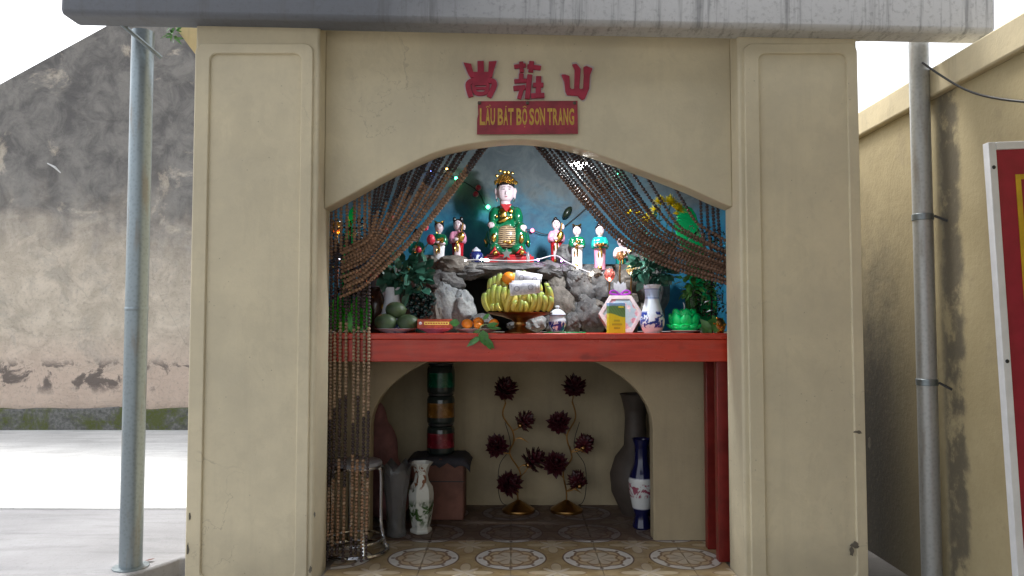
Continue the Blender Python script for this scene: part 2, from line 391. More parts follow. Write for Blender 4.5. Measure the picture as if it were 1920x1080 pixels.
# ------------------------------------------------------------------ shrine building
sh = T('shrine', 'cream plastered shrine with two broad pillars and an arched opening', 'shrine', (0, 0, 0))
XL0, XL1, XR0, XR1 = -1.53, -.93, 1.09, 1.667
ZT = 2.92
for x0, x1, inner in ((XL0, XL1, 1), (XR0, XR1, -1)):
    pl = MB().bx(x0, x1, .012, .262, GZ - .02, ZT).build('pillar', m_plaster, sh, bevel=.012)
    # raised frame whose middle is a sunken panel
    if inner == 1: fo = (x0 + .003, x1 - .028); fi = (x0 + .075, x1 - .085)
    else: fo = (x0 + .028, x1 - .003); fi = (x0 + .10, x1 - .055)
    MB().ring(rrect(fo[0], fo[1], GZ, 2.565, .04), rrect(fi[0], fi[1], .03, 2.515, .035), 0, .0125).build('panel_frame', m_plaster, pl, bevel=.007)
arch = [P(px, py, .13) for px, py in ((611, 391), (652, 368), (690, 347), (725, 328), (775, 304), (819, 285), (871, 272), (933, 263), (980, 261), (1042, 268), (1105, 284), (1167, 306), (1230, 329), (1292, 353), (1345, 377), (1369, 388))]
arch[0].x = XL1; arch[-1].x = XR0
arc = spline(arch, 4)
pts = [(p.x, p.z) for p in arc]; z0l, z0r = pts[0][1], pts[-1][1]
aw = MB().prism([(XL1, 2.9)] + pts + [(XR0, 2.9)], .13, .262).build('arch_wall', m_plaster, sh, bevel=.006)
# beam across the top
def beam_mat():
    m, n, b = newmat('weathered_lit_beam', .8)
    v = n.co(); xyz = n.sep(v)
    st = n.noise(n.map(v, (16, 4, .6)), 1.6, 5, .7); a_ = n.noise(v, 1.1, 5); f = n.noise(v, 40, 4, .7)
    dk = n.step(n.M('ADD', xyz[0], n.M('MULTIPLY', a_, 1.6)), .75, .9)  # paler to the right: light falling there put into the colour
    c = n.mix(dk, (.15, .16, .18), (.58, .58, .58))
    c = n.mix(n.M('MULTIPLY', n.step(st, .6, .1), .6), c, (.13, .13, .135)); c = n.mix(n.M('MULTIPLY', n.step(f, .6, .1), .3), c, (.1, .1, .1))
    n.put(c, b.inputs['Base Color']); n.put(n.bump(f, .3, .008), b.inputs['Normal']); return m
bl_, br_ = P(112, 26, -.10), P(1900, 62, -.10)
ang = math.atan2(bl_.z - br_.z, br_.x - bl_.x)
bm_ = MB().box((0, 0, 0), (4.4, .16, .46)).build('roof_beam', beam_mat(), sh, bevel=.025)
bm_.rotation_euler = (0, ang, 0); bm_.location = (bl_.x + 2.2 * math.cos(ang), -.02, bl_.z - 2.2 * math.sin(ang) + .23)
fa = MB().box((0, 0, 0), (3.3, .1, .05)).build('fascia_strip', m_plaster, sh, bevel=.004)
fa.rotation_euler = (0, ang, 0); fa.location = (.07, .045, P(1000, 51, -.005).z + .025)
# inner shell
IX0, IX1, BY = -1.28, 1.38, 1.51
def mural():
    m, n, b = newmat('mural_blue', .6)
    v = n.co(); xyz = n.sep(v); a_ = n.noise(v, 2.3, 6, .6, .5); k = n.noise(v, 7, 6, .65, .6)
    blue = n.mix(n.step(k, .5, .2), (.010, .15, .29), (.035, .29, .45))
    grey = n.mix(n.step(k, .5, .2), (.075, .10, .115), (.15, .18, .19))
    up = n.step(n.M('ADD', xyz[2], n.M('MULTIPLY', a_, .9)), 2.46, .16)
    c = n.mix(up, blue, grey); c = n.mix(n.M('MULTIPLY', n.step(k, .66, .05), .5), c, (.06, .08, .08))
    n.put(c, b.inputs['Base Color']); n.put(n.bump(k, .3, .01), b.inputs['Normal']); return m
m_mural = mural()
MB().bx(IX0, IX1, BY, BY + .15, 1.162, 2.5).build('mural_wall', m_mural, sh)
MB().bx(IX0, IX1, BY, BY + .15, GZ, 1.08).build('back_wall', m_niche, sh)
for x in (IX0 - .12, IX1):
    MB().bx(x, x + .12, .264, BY + .15, GZ, 2.5).build('side_wall', m_plaster, sh)
    xi = x + .122 if x < 0 else x - .010
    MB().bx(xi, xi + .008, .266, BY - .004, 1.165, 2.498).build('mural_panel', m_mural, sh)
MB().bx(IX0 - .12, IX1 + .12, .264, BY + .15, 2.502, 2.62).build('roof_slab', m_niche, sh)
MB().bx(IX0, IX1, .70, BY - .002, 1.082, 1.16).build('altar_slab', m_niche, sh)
ao = [(IX0 + .002, GZ), (-.797, GZ), (-.797, .63)]
for k in range(1, 24):
    t = math.pi - math.pi * k / 24; ao.append((-.002 + .795 * math.cos(t), .63 + .458 * math.sin(t)))
ao += [(.793, .63), (.793, GZ), (IX1 - .002, GZ), (IX1 - .002, 1.08), (IX0 + .002, 1.08)]
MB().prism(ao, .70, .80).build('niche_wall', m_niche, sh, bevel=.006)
# small side gable left of the pillar top
c1 = P(328, 47, .5); c2 = P(372, 47, .5); c3 = P(372, 106, .5)
MB().prism([(c1.x, c1.z + .03), (c1.x, c1.z), (c3.x, c3.z), (c3.x + .1, c3.z), (c3.x + .1, c1.z + .03)], .45, .55).build('eave_wedge', m_side, sh)
# chipped paint near the pillar feet and a weed in the eave
m_chip = mat('bare_cement', (.13, .115, .09), .9)
for px, py, rx, rz2 in ((1604, 1022, .022, .016), (1597, 1034, .010, .020), (1608, 810, .022, .009), (582, 1068, .008, .016), (356, 968, .006, .022), (352, 1030, .007, .03), (1630, 830, .006, .03), (590, 965, .005, .012)):
    c = P(px, py, .001); k_ = 11; rr_ = random.Random(px)
    pts_c = [(c.x + rx * rr_.uniform(.5, 1.2) * math.cos(6.283 * i / k_), c.z + rz2 * rr_.uniform(.5, 1.2) * math.sin(6.283 * i / k_)) for i in range(k_)]
    MB().prism(pts_c, -.0012, .004).build('paint_chip', m_chip, sh)
wd_ = MB().clump(22, P(324, 62, .42), (.02, .02, .04), .05, .018, 3); tag(wd_.build('weed', m_leafb), 'small bright green weed sprouting under the roof eave', 'plant')
# raised characters above the arch
def CZ(u, v, Y): return P(840 + u / 6.353, 90 + v / 6.353, Y)
def stroke(mb, pl_, wd, y0, y1, Y):
    q = [CZ(u, v, Y) for u, v in pl_]; q = [Vector((p.x, p.z)) for p in q]
    if len(q) > 2:
        q = [Vector((p.x, p.y)) for p in spline([Vector((p.x, p.y, 0)) for p in q], 4)]
    wd = wd / 6.353 * S(Y) / 2; L = []; Rr = []; n = len(q)
    for i, p in enumerate(q):
        t = (q[min(i + 1, n - 1)] - q[max(i - 1, 0)]).normalized(); nn = Vector((-t.y, t.x))
        e_ = t * wd * .35 if i == n - 1 else (-t * wd * .35 if i == 0 else Vector((0, 0)))
        kk = .88 if i in (0, n - 1) else 1
        L.append(p + nn * wd * kk + e_ * .3); Rr.append(p - nn * wd * kk + e_ * .3)
    for i in range(n - 1):
        pass
    out = L + Rr[::-1]
    mb.prism([(p.x, p.y) for p in out], y0, y1)
CH_ = [
 [
  ([(272, 578), (238, 440), (290, 392), (400, 380), (520, 392), (552, 440), (488, 582)], 56), ([(300, 425), (480, 425)], 40),
  ([(300, 430), (320, 525), (385, 545), (455, 525), (478, 430)], 40), ([(318, 480), (462, 480)], 34)],
 [([(790, 222), (925, 205)], 50), ([(872, 162), (880, 288)], 50), ([(948, 218), (1104, 238)], 56), ([(998, 158), (985, 286)], 60), ([(875, 305), (868, 400)], 56),
  ([(792, 398), (935, 388)], 50), ([(782, 482), (920, 470)], 58), ([(882, 480), (848, 604)], 52), ([(975, 320), (945, 604)], 62), ([(1080, 340), (1074, 560)], 64), ([(1015, 442), (1135, 442)], 56), ([(992, 572), (1146, 566)], 62)],
 []]
POLY = {0: [(185, 172), (275, 188), (300, 285), (352, 285), (350, 155), (425, 155), (428, 285), (478, 285), (487, 160), (578, 155), (545, 260), (525, 345), (490, 357), (270, 352), (240, 310)],
        2: [(1350, 315), (1395, 312), (1448, 332), (1455, 470), (1475, 490), (1503, 482), (1508, 260), (1478, 195), (1530, 185), (1582, 245), (1566, 480), (1582, 490), (1610, 480), (1618, 330), (1613, 225), (1650, 210), (1722, 242), (1692, 320), (1682, 480), (1632, 600), (1602, 618), (1570, 600), (1545, 570), (1420, 560), (1400, 520), (1385, 400)]}
for ci, chs in enumerate(CH_):
    hb = MB(); cb = MB()
    if ci in POLY:
        q_ = [CZ(u, v, .118) for u, v in POLY[ci]]; cb.prism([(p_.x, p_.z) for p_ in q_], .1165, .1295)
        cx_ = sum(u for u, v in POLY[ci]) / len(POLY[ci]); cy_ = sum(v for u, v in POLY[ci]) / len(POLY[ci])
        q_ = [CZ(cx_ + (u - cx_) * 1.12, cy_ + (v - cy_) * 1.10, .128) for u, v in POLY[ci]]; hb.prism([(p_.x, p_.z) for p_ in q_], .1282, .1302)
    for i, (pl_, wd) in enumerate(chs):
        stroke(hb, pl_, wd + 44, .1285 - .0003 * i, .1302, .128)
        stroke(cb, pl_, wd * 1.15, .116 - .0005 * i, .1295, .118)
    ho = hb.build('character_ground', mat('pale_wall_paint', (.52, .46, .45), .7, bump=.1), aw, recalc=True)
    co_ = cb.build('character', m_redpaint, aw, bevel=.003)
# ------------------------------------------------------------------ floor tiles
X0T, Y0T, PT = -.006, .395, .453
def tile_mat(name, k=1.0, dull=0):
    m, n, b = newmat(name, .32)
    uv = n.sep(n.co('UV'))
    M_ = n.M
    def cell(o):
        u = M_('ADD', uv[0], o); v = M_('ADD', uv[1], o)
        u = M_('SUBTRACT', u, M_('FLOOR', M_('ADD', u, .5))); v = M_('SUBTRACT', v, M_('FLOOR', M_('ADD', v, .5)))
        r = M_('SQRT', M_('ADD', M_('MULTIPLY', u, u), M_('MULTIPLY', v, v))); t = M_('ARCTAN2', v, u)
        return u, v, r, t
    u, v, r, t = cell(0.0)
    cr = (.66, .58, .47); wh = (.78, .76, .72); br = (.13, .07, .045); oc = (.38, .27, .13); gd = (.48, .37, .21)
    nz = n.noise(n.co('UV'), 5, 5, .6)
    c = n.mix(n.step(nz, .5, .15), oc, gd)
    # star between the medallions
    u2, v2, r2, t2 = cell(.5)
    s4 = M_('ABSOLUTE', M_('COSINE', M_('MULTIPLY', t2, 2)))
    star = M_('SUBTRACT', r2, M_('ADD', .05, M_('MULTIPLY', M_('POWER', s4, 3), .27)))
    c = n.mix(n.M('SUBTRACT', 1, n.step(star, 0, .012)), c, (.60, .50, .34)); c = n.mix(n.band(star, -.012, .008, .006), c, (.30, .20, .12))
    scr = n.band(n.vor(n.co('UV'), 13), .22, .32, .04)
    c = n.mix(M_('MULTIPLY', M_('MULTIPLY', scr, n.band(r2, .1, .26, .02)), M_('SUBTRACT', 1, n.step(s4, .55, .1))), c, (.20, .11, .05))
    diag = M_('ABSOLUTE', M_('SINE', M_('MULTIPLY', t2, 2)))
    pet = M_('SUBTRACT', r2, M_('MULTIPLY', M_('POWER', diag, 6), .2)); c = n.mix(M_('SUBTRACT', 1, n.step(pet, 0, .012)), c, cr)
    # medallion
    ins = M_('SUBTRACT', 1, n.step(r, .412, .006)); c = n.mix(ins, c, br)
    c = n.mix(M_('SUBTRACT', 1, n.step(r, .395, .006)), c, wh)
    lob = M_('ADD', .285, M_('MULTIPLY', M_('ABSOLUTE', M_('COSINE', M_('MULTIPLY', t, 4))), .035))
    d = M_('SUBTRACT', r, lob)
    c = n.mix(n.band(d, -.03, .004, .006), c, (.28, .18, .11)); c = n.mix(M_('SUBTRACT', 1, n.step(d, -.03, .006)), c, (.62, .48, .30))
    l2 = M_('SUBTRACT', r, M_('ADD', .17, M_('MULTIPLY', M_('ABSOLUTE', M_('SINE', M_('MULTIPLY', t, 4))), .045)))
    c = n.mix(n.band(l2, .015, .04, .006), c, (.30, .19, .11))
    c = n.mix(M_('SUBTRACT', 1, n.step(l2, 0, .008)), c, cr)
    ray = M_('MULTIPLY', n.step(M_('ABSOLUTE', M_('COSINE', M_('MULTIPLY', t, 4))), .93, .05), M_('SUBTRACT', 1, n.step(l2, 0, .01)))
    c = n.mix(ray, c, (.40, .31, .2))
    dots = M_('MULTIPLY', n.band(r, .33, .37, .008), n.step(M_('ABSOLUTE', M_('COSINE', M_('MULTIPLY', t, 4))), .975, .01)); c = n.mix(dots, c, br)
    dirt = n.noise(n.co('UV'), 3, 6, .7)
    c = n.mix(M_('MULTIPLY', n.step(dirt, .52, .2), .22 + dull), c, (.16, .12, .09))
    if dull: c = n.mix(dull + .25, c, (.085, .05, .048))
    n.put(c, b.inputs['Base Color']); n.put(M_('ADD', M_('MULTIPLY', dirt, .35), .15 + dull), b.inputs['Roughness'])
    return m
m_tile = tile_mat('printed_tile'); m_tiled = tile_mat('dark_tile', dull=.5)  # rear floor has the same print mixed darker
m_grout = concrete('grout', (.30, .27, .23))
fl = MB().bx(IX0, IX1, -.10, BY - .001, GZ - .02, -.011).build('floor', m_grout); tag(fl, kind='structure')
def tiles(y0, y1, z, m, parent):
    kx = range(-4, 5); ky = range(-3, 4)
    for i in kx:
        for j in ky:
            xa, xb = max(X0T + i * PT, IX0 + .003), min(X0T + (i + 1) * PT, IX1 - .003)
            ya, yb = max(Y0T + j * PT, y0), min(Y0T + (j + 1) * PT, y1)
            if xb - xa < .02 or yb - ya < .02: continue
            if ya < .262: xa, xb = max(xa, XL1 + .002), min(xb, XR0 - .002)
            if xb - xa < .02: continue
            gp = .0013
            mb = MB().bx(xa + gp, xb - gp, ya + gp, yb - gp, z - .012, z)
            o = mb.build('tile', m, parent)
            me = o.data; ul = me.uv_layers.new(name='UVMap')
            for lp in me.loops:
                q = me.vertices[lp.vertex_index].co; ul.data[lp.index].uv = ((q.x - X0T) / PT, (q.y - Y0T) / PT)
tiles(-.10, .695, 0, m_tile, fl)
tiles(.697, BY - .003, .004, m_tiled, fl)
# ------------------------------------------------------------------ left pole, strut
px_ = -1.905
po = T('steel_pole', 'tall galvanised steel pole standing beside the left pillar', 'pole', (px_, .25, 0))
MB().lathe([(.054, 0), (.054, 2.72)], 28).build('tube', m_galv, po)
MB().lathe([(.085, 0), (.085, .006), (.056, .008)], 24).build('foot_plate', m_galv, po)
MB().lathe([(.0545, 1.28), (.0562, 1.283), (.0562, 1.295), (.0545, 1.298)], 24).build('weld_seam', m_galv, po)
s0, s1 = P(203, 24, -.02), P(302, 108, .19)
st = MB().tube([s0, s1], .011, 8).build('roof_strut', m_galv, None); tag(st, 'thin diagonal metal strut between roof beam and steel pole', 'strut')
dl = MB(); lp_ = P(281, 1041, .33); dl.leaf((lp_.x - .025, .33, .006), (1, .2, 0), (0, 0, 1), .05, .03, -.2)
tag(dl.build('dead_leaf', mat('dead_leaf', (.10, .03, .02), .7)), 'small dark dead leaf on concrete beside the steel pole', 'leaf')
# ------------------------------------------------------------------ right boundary wall
WX = 2.1
def sidewall():
    m, n, b = newmat('yellow_wall', .85)
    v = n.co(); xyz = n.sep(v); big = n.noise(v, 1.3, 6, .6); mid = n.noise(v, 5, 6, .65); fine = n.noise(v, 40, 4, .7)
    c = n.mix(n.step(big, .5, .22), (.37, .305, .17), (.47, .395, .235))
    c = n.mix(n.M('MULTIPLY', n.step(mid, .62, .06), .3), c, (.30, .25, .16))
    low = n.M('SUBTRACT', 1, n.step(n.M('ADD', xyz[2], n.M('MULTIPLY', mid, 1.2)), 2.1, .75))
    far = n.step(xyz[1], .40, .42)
    c = n.mix(n.M('MULTIPLY', n.M('MULTIPLY', low, far), .93), c, (.03, .028, .026))  # shade of the gap by the pillar, over some mould, painted in
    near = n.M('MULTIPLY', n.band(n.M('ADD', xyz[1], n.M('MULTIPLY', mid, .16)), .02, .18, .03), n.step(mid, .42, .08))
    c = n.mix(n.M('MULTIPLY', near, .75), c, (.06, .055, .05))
    c = n.mix(n.M('MULTIPLY', n.step(fine, .6, .1), .15), c, (.3, .24, .14))
    n.put(c, b.inputs['Base Color']); n.put(n.bump(n.M('ADD', mid, n.M('MULTIPLY', fine, .3)), .4, .012), b.inputs['Normal']); return m
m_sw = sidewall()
rw = T('boundary_wall', 'yellow plastered boundary wall with a projecting coping band', 'wall', (0, 0, 0))
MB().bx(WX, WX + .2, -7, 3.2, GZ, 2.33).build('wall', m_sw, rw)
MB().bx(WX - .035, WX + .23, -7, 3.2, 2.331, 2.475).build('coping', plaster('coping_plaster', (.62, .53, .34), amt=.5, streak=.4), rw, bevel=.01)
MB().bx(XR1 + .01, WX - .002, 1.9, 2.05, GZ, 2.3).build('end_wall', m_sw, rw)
pp = T('drain_pipe', 'grey steel downpipe clamped to the yellow boundary wall', 'pipe', (2.03, .13, 0))
m_pipe = galv('weathered_pipe', (.42, .43, .42), .35)
MB().lathe([(.046, GZ), (.046, 2.62)], 24).build('tube', m_pipe, pp)
for z in (.93, 1.74):
    MB().lathe([(.0475, z - .016), (.050, z - .014), (.050, z + .014), (.0475, z + .016)], 20).build('clamp', m_galv, pp)
    MB().tube([(.03, -.05, z), (.07, -.09, z - .03)], .006, 6).build('clamp_screw', m_cable, pp)
wr = []
for px, py, Y in ((1730, 118, -.02), (1765, 142, -.12), (1810, 168, -.25), (1860, 183, -.4), (1940, 192, -.6), (2050, 190, -.85)): wr.append(P(px, py, Y))
tag(MB().tube([Vector((2.03, .08, wr[0].z + .03))] + spline(wr, 4), .0055, 6).build('wire', m_cable), 'sagging black wire running from the downpipe along the boundary wall', 'wire')
# red board at the right edge
Yb = -.62
b0 = P(1856, 268, Yb); b1 = P(1912, 1080, Yb)
bd_ = T('red_board', 'tall red notice board with white metal frame leaning by the boundary wall', 'sign', (b1.x, Yb, GZ))
lean = math.atan2(b1.x - b0.x, b0.z - b1.z)
bo_h = (b0.z - GZ) / math.cos(lean)
bw = .8
def brd(mb): return mb
oo = [MB().bx(.03, bw - .03, 0, .02, .03, bo_h - .03).build('panel', m_redpaint and mat('board_red', (.33, .012, .035), .4, var=.12, bump=0), bd_)]
for q in ((0, .03, 0, bo_h), (bw - .03, bw, 0, bo_h), (.031, bw - .031, 0, .03), (.031, bw - .031, bo_h - .03, bo_h)):
    oo.append(MB().bx(q[0], q[1], -.012, .024, q[2], q[3]).build('frame_bar', m_white, bd_, bevel=.002))
iz = bo_h - .13
for q in ((.105, .125, .12, iz), (bw - .125, bw - .105, .12, iz), (.126, bw - .126, iz - .02, iz), (.126, bw - .126, .12, .14)):
    oo.append(MB().bx(q[0], q[1], -.003, .001, q[2], q[3]).build('yellow_border', mat('board_yellow', (.62, .40, .02), .4, bump=0), bd_))
for z in (bo_h - .1, bo_h - .86, .3): oo.append(MB().ell((.015, -.013, z), (.008, .004, .008), 8, 5).build('rivet', m_cable, bd_))
bd_.rotation_euler = (0, -lean, 0)
# ------------------------------------------------------------------ added corrugated canopy, out of view, placed to shade the shrine front
cn = T('added_canopy', 'added unseen grey corrugated canopy shading the forecourt before the shrine', 'canopy', (0, 0, 0))
cm = MB(); nx = 120; vs_ = []; fs_ = []
for i in range(nx + 1):
    x = CAN[0] + (CAN[1] - CAN[0]) * i / nx; zz = .018 * math.cos(i * math.pi / 2)
    vs_ += [(x, CAN[2], CAN[4] + zz + .35), (x, CAN[3], CAN[4] + zz)]
for i in range(nx): fs_.append((2 * i, 2 * i + 1, 2 * i + 3, 2 * i + 2))
cm.add(vs_, fs_).build('sheet', mat('canopy_metal', (.20, .21, .22), .5, .3), cn)
for k in range(5):
    y = CAN[3] - .1 + (CAN[2] - CAN[3] + .2) * k / 4; z = CAN[4] + .35 * (CAN[3] - y) / (CAN[3] - CAN[2])
    MB().bx(CAN[0], CAN[1], y - .025, y + .025, z - .075, z - .022).build('purlin', m_galv, cn)
# ------------------------------------------------------------------ sign under the characters
sg0, sg1 = CZ(345, 1032, .12), CZ(1546, 632, .12)
sgn = T('shrine_sign', 'small dark red metal sign with ochre capital letters above the arch', 'sign', (sg0.x, .115, sg0.z))
sw_, shh = sg1.x - sg0.x, sg1.z - sg0.z
MB().prism([(0, 0), (sw_, .003), (sw_ - .002, shh), (.004, shh - .002), (.006, shh * .6), (.001, shh * .45)], 0, .0035).build('plate', m_sign, sgn)
for x in (.012, sw_ * .5, sw_ - .016): MB().ell((x, -.002, shh - .012), (.009, .004, .009), 10, 5).build('screw', mat('rusty_screw', (.10, .075, .06), .6, .4), sgn)
def text(body, name, m, parent, wd, ht, loc, off=0.0, ext=.001):
    cu = bpy.data.curves.new(name, 'FONT'); cu.body = body; cu.size = 1; cu.offset = off; cu.extrude = ext; cu.resolution_u = 3
    t_ = bpy.data.objects.new(name, cu); COL.objects.link(t_)
    bpy.context.view_layer.update(); dg = bpy.context.evaluated_depsgraph_get()
    me = bpy.data.meshes.new_from_object(t_.evaluated_get(dg)); bpy.data.objects.remove(t_)
    xs = [v.co.x for v in me.vertices]; ys = [v.co.y for v in me.vertices]
    x0, x1, y0, y1 = min(xs), max(xs), min(ys), max(ys)
    for v in me.vertices:
        v.co = ((v.co.x - x0) / (x1 - x0) * wd, -v.co.z * .5 / max(ext, 1e-6) * .001, (v.co.y - y0) / (y1 - y0) * ht)
    me.materials.clear(); me.materials.append(m)
    o = bpy.data.objects.new(name, me); COL.objects.link(o); o.parent = parent; o.location = loc
    return o
wk = sw_ / 1200
LET = [('L', 378, 440, ''), ('A', 446, 500, '^`'), ('U', 506, 560, ''), ('B', 592, 656, ''), ('A', 660, 714, "'"), ('T', 716, 780, ''), ('B', 814, 876, ''), ('O', 882, 942, '^.'),
       ('S', 966, 1024, ''), ('O', 1030, 1090, 'h'), ('N', 1096, 1154, ''), ('T', 1182, 1240, ''), ('R', 1248, 1306, ''), ('A', 1310, 1366, ''), ('N', 1372, 1430, ''), ('G', 1438, 1500, '')]
zb = shh * .275; ht = shh * .50
for ch, u0, u1, dia in LET:
    x0, x1 = (u0 - 345) * wk, (u1 - 345) * wk
    lo_ = text(ch, 'letter', m_gold_text, sgn, x1 - x0, ht, (x0, -.0006, zb), .03)
    xm = (x0 + x1) / 2; q = (x1 - x0) * .5
    dm = MB()
    for d_ in dia:
        if d_ == '^': dm.box((xm - q * .35, -.0008, zb + ht * 1.09), (q * .9, .0012, ht * .05), Euler((0, -.6, 0))); dm.box((xm + q * .35, -.0012, zb + ht * 1.09), (q * .9, .0012, ht * .05), Euler((0, .6, 0)))
        if d_ == '`': dm.box((xm + q * .95, -.0008, zb + ht * 1.17), (q * .7, .0012, ht * .05), Euler((0, .7, 0)))
        if d_ == "'": dm.box((xm + q * .1, -.0008, zb + ht * 1.1), (q * .7, .0012, ht * .06), Euler((0, -.8, 0)))
        if d_ == '.': dm.ell((xm, -.0008, zb - ht * .1), (q * .22, .0006, q * .22), 8, 4)
        if d_ == 'h': dm.box((xm + q * 1.0, -.0008, zb + ht * 1.0), (q * .35, .0012, ht * .13), Euler((0, .3, 0)))
    if dm.v: dm.build('accent', m_gold_text, sgn)
# ================================================================== inside the shrine
TZ = 1.165
def ont(px, Y): p = P(px, 610, Y); return (p.x, Y, TZ)
# ------------------------------------------------------------------ altar table
tb = T('altar_table', 'long red lacquered wooden altar table spanning the arched opening', 'table', (0, 0, 0))
MB().bx(-1.2, 1.13, .295, .66, TZ - .03, TZ).build('tabletop', m_wood, tb, bevel=.004)
MB().bx(-1.19, 1.125, .302, .325, TZ - .145, TZ - .031).build('apron', m_wood, tb, bevel=.003)
MB().bx(-1.19, 1.125, .60, .62, TZ - .13, TZ - .031).build('rear_rail', m_wood, tb, bevel=.003)
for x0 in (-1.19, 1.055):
    for y0 in (.326, .54): MB().bx(x0, x0 + .07, y0, y0 + .055, 0, TZ - .031).build('leg', m_wood_shade, tb, bevel=.004)
# ------------------------------------------------------------------ bead curtains
ico = bmesh.new(); bmesh.ops.create_icosphere(ico, subdivisions=2, radius=1); ico.verts.ensure_lookup_table()
IV = [v.co.copy() for v in ico.verts]; IF = [tuple(v.index for v in f.verts) for f in ico.faces]; ico.free()
def strand(pts, colf, parent, seed, r=.0092, m0=None):
    rd = random.Random(seed); q = spline(pts, 10); mb = MB(); acc = 0; sp = r * 1.93; last = q[0]; k = 0
    vs_ = []; fs_ = []; mis = []
    def put(p):
        nonlocal k
        o = len(vs_); rr = r * rd.uniform(.93, 1.06); mi = colf(p, k, rd)
        for v in IV: vs_.append((p.x + v.x * rr, p.y + v.y * rr, p.z + v.z * rr))
        for f in IF: fs_.append((f[0] + o, f[1] + o, f[2] + o)); mis.append(mi)
        k += 1
    put(q[0])
    for a_, b_ in zip(q, q[1:]):
        L = (b_ - a_).length; t = sp - acc
        while t < L:
            put(a_.lerp(b_, t / L)); t += sp
        acc = L - (t - sp)
    mb.v = vs_; mb.f = fs_; mb.mi = mis
    return mb.build('bead_strand', [m0 or m_bead, m_beadd, m_beadp], parent, 180, recalc=False)
bc = T('bead_curtain', 'wooden bead curtain swept left and hanging to the floor by the left jamb', 'bead curtain', (0, 0, 0))
rd = random.Random(4)
def archz(x):
    for p, q in zip(arc, arc[1:]):
        if p.x <= x <= q.x: return p.z + (q.z - p.z) * (x - p.x) / max(1e-6, q.x - p.x)
    return arc[0].z
YB = .285
for i, px in enumerate((619, 627, 637, 648, 662.5, 671, 682, 690.5)):
    x = P(px, 600, YB).x; x0 = x
    zt = archz(max(x, XL1 + .01)) + .10
    j1 = rd.uniform(-.02, .02); cut = [rd.uniform(-.03, .03) for _ in range(6)]
    def cf(p, k, r_, c=cut):
        z = p.z
        if z > 1.56 + c[0]: return 0
        if z > 1.20 + c[1]: return 1
        if z > .78 + c[2] * 3: return 2
        if z > .47 + c[3] * 3: return 1
        if z > .12 + c[4]: return 0 if r_.random() < .75 else 2
        return 1
    pts_ = [Vector((x, YB + .003 * (i % 2), zt)), Vector((x + .002, YB, 1.6)), Vector((x + .004, YB, 1.1)), Vector((x + .004, YB, .6)), Vector((x, YB - .004, .012 + .02 * (i % 3)))]
    strand(pts_, cf, bc, i)
# left swags: from the arch soffit to the gather at the left
LT = [0, .034, .068, .175, .21, .245, .28, .36, .395, .43, .50, .535, .57, .64, .68, .72, .79, .83, .87, .92, .97]
for i, t in enumerate(LT):
    Yq = .270 + .010 * (i % 3); tx = 931 - 232 * t + rd.uniform(-2, 2); ey = 528 - 92 * t + rd.uniform(-3, 3); ex = 694
    top = P(tx, 300, Yq); top.z = archz(top.x) + .07
    z1 = P(0, ey, Yq).z; za = archz(top.x)
    mid = P(tx + (ex - tx) * .52, 0, Yq); mid.z = za + (z1 - za) * (.565 + .05 * t)
    end = P(ex, ey, Yq); kk = rd.uniform(-.04, .05)
    def cf(p, k, r_, top=top, kk=kk, t=t): return 1 if top.z - p.z < .19 + kk + .06 * t else 0
    tail = [P(662, ey + 20, Yq), P(636 + 10 * rd.random(), ey + 30, Yq + .006)]
    strand([top, mid, end] + tail, cf, bc, 50 + i)
for i in range(9):       # gathered bunch between the hanging strands
    Yq = .296; x = P(620 + i * 8.4, 0, Yq).x
    strand([Vector((x + .01, Yq, 1.66 - .02 * (i % 3))), Vector((x, Yq, 1.5)), Vector((x - .004, Yq, 1.30 - .02 * (i % 2)))], lambda p, k, r_: 1, bc, 80 + i)
bc2 = T('bead_curtain', 'dark brown bead curtain swept right and tied behind the right jamb', 'bead curtain', (0, 0, 0))
RT = [0, .028, .056, .085, .115, .145, .175, .205, .235, .265, .30, .335, .375, .42, .45, .49, .54, .62, .72, .90]
for i, t in enumerate(RT):
    Yq = .270 + .011 * (i % 3); tx = 982 + 300 * t + rd.uniform(-2, 2); ey = 530 - 88 * t + rd.uniform(-6, 4); ex = 1354 + rd.random() * 6
    top = P(tx, 300, Yq); top.z = archz(top.x) + .07; za = archz(top.x); ze = P(0, ey, Yq).z; d_ = ze - za; w_ = ex - tx
    pp_ = [top]
    for fx, fy in ((.39 + .02 * rd.random(), .615), (.60, .81), (.76, .91)):
        q_ = P(tx + w_ * fx, 0, Yq); q_.z = za + d_ * (fy - .04 * t); pp_.append(q_)
    kk = rd.uniform(.0, .12)
    def cf(p, k, r_, top=top, kk=kk): return 1 if top.z - p.z < .17 + kk else 0
    strand(pp_ + [P(ex, ey, Yq), Vector((1.12, Yq, ze - .012))], cf, bc2, 100 + i, m0=m_beadr)
for i, px in enumerate((1318, 1330, 1341, 1350)):
    Yq = .30; x = P(px, 500, Yq).x
    strand([Vector((x - .01, Yq, archz(min(x, XR0 - .02)) + .07)), Vector((x - .002, Yq, 1.70)), Vector((x + .02, Yq, 1.56)), Vector((x + .05, Yq, 1.50 - .01 * i))], lambda p, k, r_: 1 if p.z > 1.68 else (0 if r_.random() < .6 else 1), bc2, 200 + i, m0=m_beadr)
